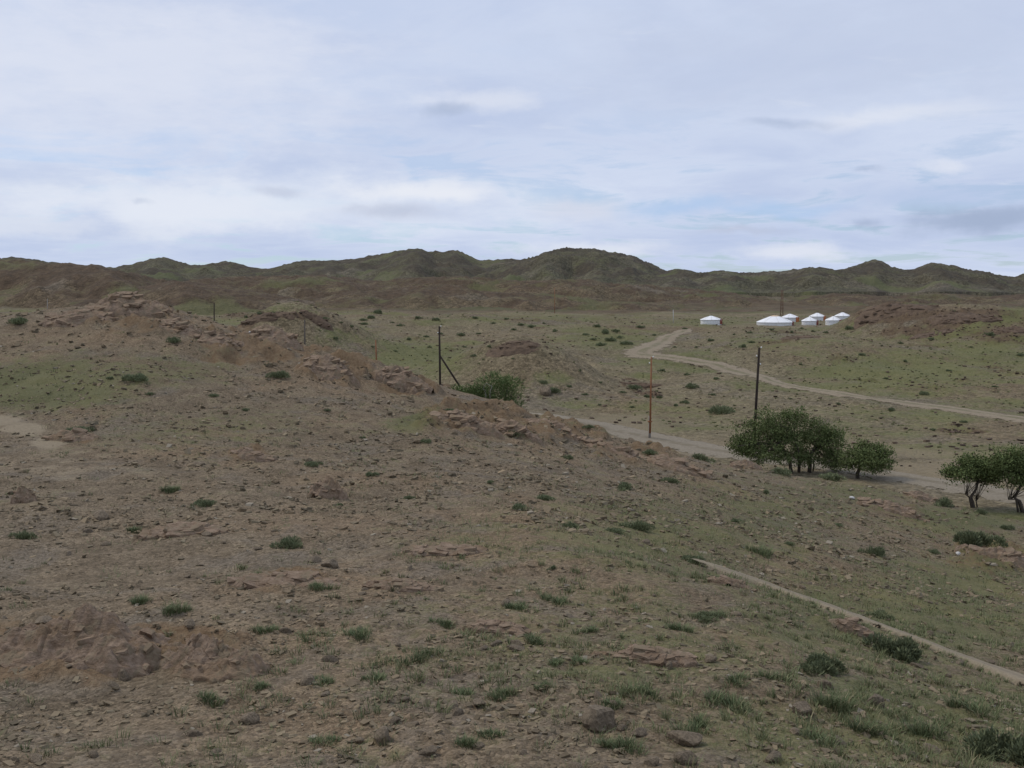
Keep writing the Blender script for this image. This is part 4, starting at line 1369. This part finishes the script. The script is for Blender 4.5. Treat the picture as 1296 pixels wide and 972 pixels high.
# low tussocks and stones over the valley floor, too many and too small to count
def valley_cover():
    r = np.random.default_rng(977)
    m = 60000
    Y = np.exp(r.uniform(math.log(76), math.log(330), m))
    X = r.uniform(-0.58, 0.58, m) * Y
    Z, g, rk, d = valley_height(X, Y, True)
    lines = np.minimum(line_distance(ROAD, X, Y), line_distance(TRACK, X, Y)) > 0.55
    dens = 0.12 + 0.6 * g + 0.9 * np.clip(fbm(X / 9, Y / 9, 3, 978), -0.2, 0.5) - 0.7 * d
    keep = (r.uniform(0, 1, m) < dens) & lines
    x, y, z = X[keep][:5000], Y[keep][:5000], Z[keep][:5000]
    n = len(x)
    k = 4
    xi, yi, zi = np.repeat(x, k), np.repeat(y, k), np.repeat(z, k)
    s = np.repeat(r.uniform(0.06, 0.26, n) ** 1.3 * (0.8 + y / 260), k)
    ang = r.uniform(0, 6.283, n * k)
    P = np.stack([xi + r.normal(0, 0.3, n * k) * s, yi + r.normal(0, 0.3, n * k) * s, zi - 0.04], 1)
    side = np.stack([np.cos(ang), np.sin(ang), 0 * ang], 1) * (s * 0.8)[:, None]
    up = np.stack([r.normal(0, .25, n * k), r.normal(0, .25, n * k), np.ones(n * k)], 1) * (s * 0.9)[:, None]
    V = np.stack([P - side * .7, P + side * .7, P + side + up * r.uniform(.6, 1, n * k)[:, None], P - side * .8 + up], 1).reshape(-1, 3)
    q = np.repeat(r.uniform(0, 1, n), k)[:, None]
    T = (1 - q) * np.array([0.135, 0.150, 0.066]) + q * np.array([0.230, 0.225, 0.115])
    me = mesh_from('grass', V, np.arange(4 * n * k).reshape(-1, 4), tint=np.repeat(T, 4, 0))
    tag(link('grass', me, 'blade'), 'sparse low tussocks of grass over the valley floor', 'grass', kind='stuff')
    keep = (r.uniform(0, 1, m) < 0.75 * rk + 0.03) & lines & (Y > 82)
    x, y, z = X[keep][:6500], Y[keep][:6500], Z[keep][:6500]
    n = len(x)
    c = np.array([[sx, sy, sz] for sx in (-1, 1) for sy in (-1, 1) for sz in (-1, 1)], float)
    B = c[None] * r.uniform(0.3, 1.0, (n, 8, 3)) * (r.uniform(0.06, 0.42, n) ** 1.2)[:, None, None] * np.array([1, 0.8, 0.5])
    V = (B + np.stack([x, y, z + 0.05], 1)[:, None]).reshape(-1, 3)
    quads = np.array([(0, 1, 3, 2), (4, 6, 7, 5), (0, 4, 5, 1), (2, 3, 7, 6), (0, 2, 6, 4), (1, 5, 7, 3)])
    T = np.array([0.115, 0.082, 0.058]) * r.uniform(0.5, 1.5, n)[:, None]
    me = mesh_from('rubble', V, (quads[None] + 8 * np.arange(n)[:, None, None]).reshape(-1, 4), tint=np.repeat(T, 8, 0))
    tag(link('rubble', me, 'stone_chip'), 'reddish rubble strewn over the rocky mounds of the valley', 'rubble', kind='stuff')


valley_cover()


# the tall willow-like bush behind the crest
def bush(px, py_foot, wpx, hpx, Y, label):
    x = (px - 648) / F * Y
    z = float(near_base(np.array([x]), np.array([Y]))[0])
    r = np.random.default_rng(951)
    root = tag(link('bush', None, loc=(x, Y, z)), label, 'bush')
    wid = wpx / F * Y
    top = at(px, py_foot - hpx, Y)[2] - z
    n = 8500
    k = 16
    cx, cy = r.uniform(-0.40, 0.42, k) * wid, r.normal(0, 0.14, k) * wid
    hh = top * np.where(cx > 0, r.uniform(0.75, 1.0, k), r.uniform(0.55, 0.75, k))
    i = r.integers(0, k, n)
    t = r.uniform(0.12, 1, n)
    d = r.normal(size=(n, 2)) * (0.045 + 0.05 * np.sin(t * 2.6))[:, None] * wid
    P = np.stack([cx[i] + d[:, 0], cy[i] + d[:, 1], t * hh[i]], 1)
    up = np.stack([d[:, 0] * 1.2, d[:, 1] * 1.2, np.full(n, 0.5)], 1) + r.normal(0, 0.2, (n, 3))
    up /= np.linalg.norm(up, axis=1)[:, None]
    side = np.cross(up, r.normal(size=(n, 3)))
    side /= np.linalg.norm(side, axis=1)[:, None]
    side *= 0.022
    L = r.uniform(0.10, 0.24, n)[:, None]
    V = np.stack([P - side, P + side, P + up * L + side * .4, P + up * L - side * .4], 1).reshape(-1, 3)
    q = r.uniform(0, 1, n)[:, None]
    tint = (1 - q) * np.array([0.085, 0.125, 0.044]) + q * np.array([0.175, 0.225, 0.085])
    link('foliage', mesh_from('foliage', V, np.arange(4 * n).reshape(n, 4), tint=np.repeat(tint, 4, 0)), 'leaf', root)

    def stems(bm):
        for j in range(k):
            tube(bm, [(cx[j] * 0.5, cy[j] * 0.5, -0.25), (cx[j] * 0.85, cy[j] * 0.85, hh[j] * 0.4), (cx[j], cy[j], hh[j] * 0.85)],
                 [0.03, 0.022, 0.008], 5)
    link('stems', bm_mesh('stems', stems), 'bark', root)


bush(614, 502, 88, 31, 62.0, 'tall loose green bush growing behind the crest by the braced pole')
tw = on_near(617, 506)
tw = at(617, 498, 60.2)
hoop_root = link('dead_branch', bm_mesh('dead_branch', lambda bm: [
    tube(bm, [(0.22 * math.cos(a) * (1 + .25 * math.sin(2 * a + 1)), 0.06 * math.sin(2 * a), 0.24 * math.sin(a) + 0.34 + 0.05 * math.cos(3 * a)) for a in np.linspace(-0.9, 4.2, 15)],
         [0.013] * 15, 5),
    tube(bm, [(0.16, 0, -0.55), (0.14, 0.02, -0.1), (0.17, 0, 0.15)], [0.018, 0.014, 0.010], 5),
    tube(bm, [(-0.12, 0, -0.52), (-0.10, 0.02, -0.1), (-0.16, 0, 0.16)], [0.018, 0.014, 0.008], 5)]), 'concrete', loc=tw)
tag(hoop_root, 'pale looped dead branch standing in front of the tall green bush', 'branch')


# ------------------------------------------------------------------ trees
def tree(name, label, Y, foot_px, trunks, crowns, seed, n_leaf, group):
    """crowns: (px, py, rx, ry) ellipsoids at distance Y; trunks: lists of (px, py, radius, dy)"""
    x0 = (foot_px - 648) / F * Y
    z0 = float(ground([x0], [Y])[0])
    root = tag(link(name, None, loc=(x0, Y, z0)), label, 'tree', group)
    o0 = np.array([x0, Y, z0])
    r = np.random.default_rng(seed)
    k = Y / F
    E = []
    for cx, cy, rx, ry in crowns:
        c = at(cx, cy, Y)
        E.append((c - o0 + np.array([0, r.normal(0, 0.25) * rx * k, 0]), np.array([rx * k, rx * k * 0.85, ry * k])))
    wts = np.array([e[1][0] * e[1][2] for e in E])
    wts /= wts.sum()
    # leaf clumps near the crown's skin and inside it
    nc = 46 * len(E)
    ids = r.choice(len(E), nc, p=wts)
    d = r.normal(size=(nc, 3))
    d /= np.linalg.norm(d, axis=1)[:, None]
    rad = r.uniform(0.15, 1.0, nc) ** 0.6 * r.uniform(0.85, 1.22, nc)
    C = np.array([E[i][0] for i in ids]) + d * rad[:, None] * np.array([E[i][1] for i in ids])
    cs = r.uniform(0.10, 0.34, nc)
    stray = r.uniform(0, 1, nc) < 0.25                 # sprays that break the outline
    C[stray] += (d * np.array([E[i][1] for i in ids]))[stray] * r.uniform(0.1, 0.4, stray.sum())[:, None]
    cs[stray] *= 0.6
    i = r.choice(nc, n_leaf, p=cs ** 2.1 / (cs ** 2.1).sum())
    P = C[i] + r.normal(0, 1, (n_leaf, 3)) * cs[i][:, None] * np.array([1, 1, 0.75])
    a = r.normal(size=(n_leaf, 3))
    a /= np.linalg.norm(a, axis=1)[:, None]
    b = np.cross(a, r.normal(size=(n_leaf, 3)))
    b /= np.linalg.norm(b, axis=1)[:, None]
    s = r.uniform(0.035, 0.075, n_leaf)[:, None]
    V = np.stack([P - a * s * 1.4, P + b * s * 0.7, P + a * s * 1.4, P - b * s * 0.7], 1).reshape(-1, 3)
    q = np.clip(r.uniform(0, 1, n_leaf) * 0.45 + r.uniform(0, 0.55, nc)[i], 0, 1)[:, None]
    tint = (1 - q) * np.array([0.070, 0.096, 0.034]) + q * np.array([0.180, 0.215, 0.082])
    link('crown', mesh_from('crown', V, np.arange(4 * n_leaf).reshape(n_leaf, 4), tint=np.repeat(tint, 4, 0)), 'leaf', root)
    for tr in trunks:
        pts = []
        for (px, py, rr, dy) in tr:
            p = at(px, py, Y) - o0
            pts.append(p + np.array([0, dy, 0]))
        pts[0][2] = -0.35
        tube_part('trunk', pts, [q[2] for q in tr], 'bark', root, 8)
        top = pts[-1]
        # limbs from the trunk's upper part out into the clumps

        def limbs(bm):
            dd = np.linalg.norm(C - top, axis=1)
            pick = np.argsort(dd)[::max(1, nc // (26 // len(trunks) + 4))][:20]
            for j in pick:
                s0 = pts[-2] * 0.35 + top * 0.65 if r.uniform() < 0.5 else top
                m = (s0 + C[j]) / 2 + r.normal(0, 0.12, 3) + np.array([0, 0, 0.1])
                tube(bm, [s0, m, C[j]], [tr[-1][2] * 0.6, tr[-1][2] * 0.35, 0.012], 5)
        link('limbs', bm_mesh('limbs', limbs), 'bark', root)
    return root


GT = 'elm trees along the gravel road'
tree('elm_tree', 'broad dark elm with two trunks, leftmost crown of the big roadside clump', 80.0, 1008,
     [[(1003, 598, 0.15, 0), (999, 580, 0.12, 0.1), (985, 562, 0.09, 0.0)], [(1013, 598, 0.13, .4), (1013, 575, 0.11, .3), (1006, 555, 0.08, .2)]],
     [(955, 553, 27, 22), (975, 540, 26, 20), (942, 560, 17, 13), (1000, 548, 24, 24), (985, 568, 30, 16), (1003, 526, 15, 10), (968, 524, 13, 8), (965, 575, 26, 12), (940, 570, 14, 10), (1005, 580, 24, 10)], 1001, 20000, GT)
tree('elm_tree', 'rounded elm with a single trunk, right-hand crown of the big roadside clump', 80.6, 1024,
     [[(1024, 598, 0.17, 0), (1026, 578, 0.14, 0), (1034, 560, 0.09, .1)], [(1031, 598, 0.06, .5), (1033, 580, 0.05, .5), (1040, 566, .04, .4)]],
     [(1037, 545, 24, 19), (1050, 558, 19, 20), (1028, 562, 20, 16), (1055, 576, 13, 12), (1045, 582, 18, 9), (1062, 584, 10, 10), (1020, 578, 14, 10)], 1002, 11000, GT)
tree('elm_tree', 'small lone elm with a dark crooked trunk and flat-bottomed crown', 78.0, 1086,
     [[(1086, 612, 0.17, 0), (1085, 600, 0.14, 0), (1090, 588, 0.11, 0), (1094, 580, 0.07, 0)]],
     [(1097, 578, 30, 14), (1076, 580, 16, 14), (1110, 587, 18, 9), (1092, 564, 13, 7), (1112, 570, 14, 8)], 1003, 9500, GT)
tree('elm_tree', 'leaning elm with a forked pale trunk and low flat crown beside the road', 66.5, 1232,
     [[(1233, 650, 0.13, 0), (1231, 636, 0.11, 0), (1229, 629, 0.10, 0), (1236, 618, 0.08, 0), (1238, 606, 0.06, 0)],
      [(1240, 650, 0.05, .2), (1238, 640, 0.05, .2), (1237, 633, .03, .2)], [(1231, 652, 0.08, 0), (1227, 629, 0.07, 0), (1222, 626, 0.03, 0)]],
     [(1222, 596, 24, 11), (1207, 598, 11, 8), (1242, 592, 20, 14), (1228, 584, 14, 7), (1252, 603, 14, 9)], 1004, 9500, GT)
tree('elm_tree', 'tall dark elm overhanging the road with a drooping crown and bent trunk', 65.0, 1296,
     [[(1297, 648, 0.14, 0), (1290, 634, 0.12, 0), (1284, 630, 0.10, 0), (1290, 618, 0.09, 0), (1296, 606, 0.07, 0)],
      [(1290, 652, 0.07, 0), (1286, 632, 0.07, 0), (1276, 632, 0.03, 0)]],
     [(1270, 582, 18, 15), (1290, 588, 24, 21), (1310, 592, 26, 24), (1283, 608, 20, 11), (1262, 592, 12, 14), (1330, 600, 20, 20)], 1005, 13000, GT)


# ------------------------------------------------------------------ poles
def pole(name, label, px, py_top, Y, lean_px, mat, r0, group, foot=None, brace=None, stub=None, pins=0, where=None):
    top = at(px, py_top, Y)
    x0 = (px - lean_px - 648) / F * Y
    z0 = float(ground([x0], [Y])[0])
    root = tag(link(name, None, loc=(x0, Y, z0)), label, 'utility pole', group)
    t = top - np.array([x0, Y, z0])
    low = (stub or 0) * 0.45
    tube_part('shaft', [(0, 0, -0.4 + low), tuple(t * 0.5), tuple(t)], [r0, r0 * 0.85, r0 * 0.7], mat, root, 10)
    if stub:
        tube_part('concrete_stub', [(0.0, r0 * 1.9, -0.6), (0.0, r0 * 1.9, stub)], [r0 * 1.25, r0 * 1.15], 'concrete', root, 8)
        tube_part('wire_binding', [(0, r0 * 0.9, stub * 0.75), (0, r0 * 0.9, stub * 0.75 + 0.12)], [r0 * 2.2, r0 * 2.2], 'rusty_steel', root, 10)
    if brace:
        b = at(brace[0], brace[1], Y) - np.array([x0, Y, z0])
        f = t * brace[2]
        e = f + (b - f) * 1.45
        tube_part('brace', [tuple(f), tuple(e)], [r0 * 0.7, r0 * 0.85], mat, root, 8)
    for k in range(pins):
        zz = t * (0.985 - 0.075 * k)
        sgn = -1 if k % 2 else 1
        pin = tube_part('pin', [tuple(zz), tuple(zz + np.array([sgn * 0.16, 0, 0.0])), tuple(zz + np.array([sgn * 0.18, 0, 0.14]))],
                        [0.018, 0.018, 0.018], 'dark_wood', root, 6)
        c = zz + np.array([sgn * 0.18, 0, 0.14])
        tube_part('insulator', [tuple(c - np.array([0, 0, .03])), tuple(c + np.array([0, 0, .03])), tuple(c + np.array([0, 0, .1]))],
                  [0.055, 0.06, 0.03], 'porcelain', pin, 8)
    return root


GP = 'poles crossing the valley'
pole('utility_pole', 'leaning blackened wooden pole rising behind the big tree clump', 961, 440, 88, 5, 'dark_wood', 0.135, GP, pins=3)
pole('utility_pole', 'tall rusty orange pole bolted to a concrete stub by the road', 824.5, 452, 99, 0.5, 'rusty_steel', 0.105, GP, stub=2.3, pins=2)
pole('utility_pole', 'dark wooden pole propped by a slanting brace near the tall bush', 556, 413, 118, -1, 'dark_wood', 0.15, GP, brace=(578, 483, 0.66), pins=2)
pole('utility_pole', 'short-looking rusty orange pole standing behind the rock hump', 475.5, 430, 150, -1, 'rusty_steel', 0.13, GP)
pole('utility_pole', 'grey wooden pole standing behind the tilted rock slab', 385.5, 405, 150, 0, 'grey_wood', 0.14, GP)
pole('utility_pole', 'thin dark pole behind the shelf below the summit knob', 271, 383, 205, 0, 'dark_wood', 0.15, GP)
pole('utility_pole', 'small faint pale post beyond the left skyline of the ridge', 60, 378, 230, 0, 'concrete', 0.10, 'thin posts far off')
pole('utility_pole', 'small pale post at the edge of the camp, left of the lone yurt', 852, 392, 285, 0, 'pale_metal', 0.11, 'thin posts far off')
pole('utility_pole', 'thin rusty mast on the brown plain below the domed hill', 702, 364, 330, 0, 'rusty_steel', 0.11, 'thin posts far off')


def mast(px, py_top, Y):
    top = at(px, py_top, Y)
    z0 = float(ground([top[0]], [Y])[0])
    root = tag(link('lattice_mast', None, loc=(top[0], Y, z0)), 'slim rust-brown lattice mast standing behind the yurts', 'mast')
    h = top[2] - z0
    k = []
    for sx in (-1, 1):
        for sy in (-1, 1):
            tube_part('leg', [(sx * 0.42, sy * 0.42, -0.3), (sx * 0.22, sy * 0.22, h)], [0.05, 0.04], 'brown_steel', root, 6)
            k.append((sx, sy))
    n = 8
    for j in range(n):
        z_a, z_b = h * j / n, h * (j + 1) / n
        wa, wb = 0.42 - 0.20 * j / n, 0.42 - 0.20 * (j + 1) / n
        for (a0, a1), (b0, b1) in (((-1, -1), (1, -1)), ((1, -1), (1, 1)), ((1, 1), (-1, 1)), ((-1, 1), (-1, -1))):
            tube_part('strut', [(a0 * wa, a1 * wa, z_a), (b0 * wb, b1 * wb, z_b)], [0.025, 0.025], 'brown_steel', root, 5)


mast(990, 367, 320)


# ------------------------------------------------------------------ yurts
def lathe(bm, prof, seg=40):
    rings = []
    for rr, zz in prof:
        rings.append([bm.verts.new((rr * math.cos(2 * math.pi * k / seg), rr * math.sin(2 * math.pi * k / seg), zz)) for k in range(seg)])
    for r0, r1 in zip(rings[:-1], rings[1:]):
        for k in range(seg):
            bm.faces.new((r0[k], r0[(k + 1) % seg], r1[(k + 1) % seg], r1[k]))
    bm.faces.new(rings[-1])


def yurt(px, py, Y, wpx, label, door_mat='red_door', wall_h=1.22, roof_h=0.88, face=0.0, crown='roof_canvas', overhang=0.14):
    R = wpx / F * Y / 2
    x0 = (px - 648) / F * Y
    z0 = float(ground([x0], [Y])[0])
    zwant = at(px, py, Y)[2]
    root = tag(link('yurt', None, loc=(x0, Y, z0)), label, 'yurt', 'white yurts of the camp')
    root.rotation_euler = (0, 0, face)
    rw = R - overhang
    link('wall', bm_mesh('wall', lambda bm: lathe(bm, [(rw, -0.5), (rw, wall_h * 0.5), (rw * 0.995, wall_h)]), False), 'canvas', root)
    cr = R * 0.2
    roof = link('roof', bm_mesh('roof', lambda bm: lathe(bm, [(R - 0.02, wall_h - 0.16), (R, wall_h - 0.10), (R * 0.97, wall_h + 0.02), (R * 0.6, wall_h + roof_h * 0.52),
                                                          (cr * 1.25, wall_h + roof_h * 0.93), (cr * 0.6, wall_h + roof_h * 0.95)]), False), 'roof_canvas', root)
    link('crown_cover', bm_mesh('crown_cover', lambda bm: lathe(bm, [(cr * 1.3, wall_h + roof_h * 0.90), (cr * 1.1, wall_h + roof_h * 1.0), (cr * 0.5, wall_h + roof_h * 1.12)])), crown, roof)
    for k in range(3):
        zz = wall_h * (0.22 + 0.3 * k)
        pts = [((rw + 0.015) * math.cos(a), (rw + 0.015) * math.sin(a), zz) for a in np.linspace(0, 2 * math.pi, 41)]
        tube_part('rope', pts, [0.03] * 41, 'rope', root, 5)
    for k in range(8):
        a = 2 * math.pi * (k + 0.5) / 8
        pts = [((R * q + 0.02) * math.cos(a), (R * q + 0.02) * math.sin(a), wall_h + roof_h * zq + 0.03) for q, zq in ((1.0, -0.08), (0.97, 0.03), (0.6, 0.52), (0.26, 0.93))]
        tube_part('rope', pts, [0.022] * 4, 'rope', roof, 4)
    tube_part('stove_pipe', [(0.12, 0.1, wall_h + roof_h * 0.9), (0.12, 0.1, wall_h + roof_h + 0.45)], [0.06, 0.06], 'dark_wood', roof, 6)
    # door faces local +x
    fr = link('door_frame', bm_mesh('door_frame', lambda bm: [box(bm, (rw + 0.0, -0.56, wall_h * 0.49), (0.34, 0.12, wall_h * 1.06)), box(bm, (rw, 0.56, wall_h * 0.49), (0.34, 0.12, wall_h * 1.06)),
                                                             box(bm, (rw + 0.01, 0, wall_h * 1.04), (0.36, 1.22, 0.12))], False), door_mat, root)
    dr = link('door', bm_mesh('door', lambda bm: box(bm, (rw + 0.05, 0, wall_h * 0.48), (0.12, 1.0, wall_h * 1.0)), False), door_mat, root)
    link('door_handle', bm_mesh('door_handle', lambda bm: box(bm, (rw + 0.13, 0.34, wall_h * 0.5), (0.05, 0.04, 0.16)), False), 'pale_metal', dr)
    return root


yurt(899.5, 408.5, 272, 27.5, 'white yurt standing apart on its own at the camp edge', 'red_door', face=-0.55)
yurt(980, 409.2, 270, 46, 'widest white yurt, very low walls and broad cone roof with tan top', 'red_door', wall_h=0.85, roof_h=1.55, face=-0.45, crown='tan_cloth')
yurt(999, 405, 290, 23, 'white yurt with an orange door behind the widest yurt', 'orange_door', face=-0.85)
yurt(1024, 408, 270, 20.5, 'white yurt with dark red door in front of a similar one', 'red_door', face=-0.5)
yurt(1033.5, 403.5, 296, 20.5, 'white yurt whose front is covered by the red-doored yurt', 'orange_door', face=-0.7)
yurt(1054, 407, 268, 20.5, 'white yurt with bright red door beside the rocky hill', 'red_door', face=-0.75)
yurt(1065.5, 401.8, 298, 20, 'hindmost white yurt half hidden by the rocky hill', 'red_door', face=-0.6)
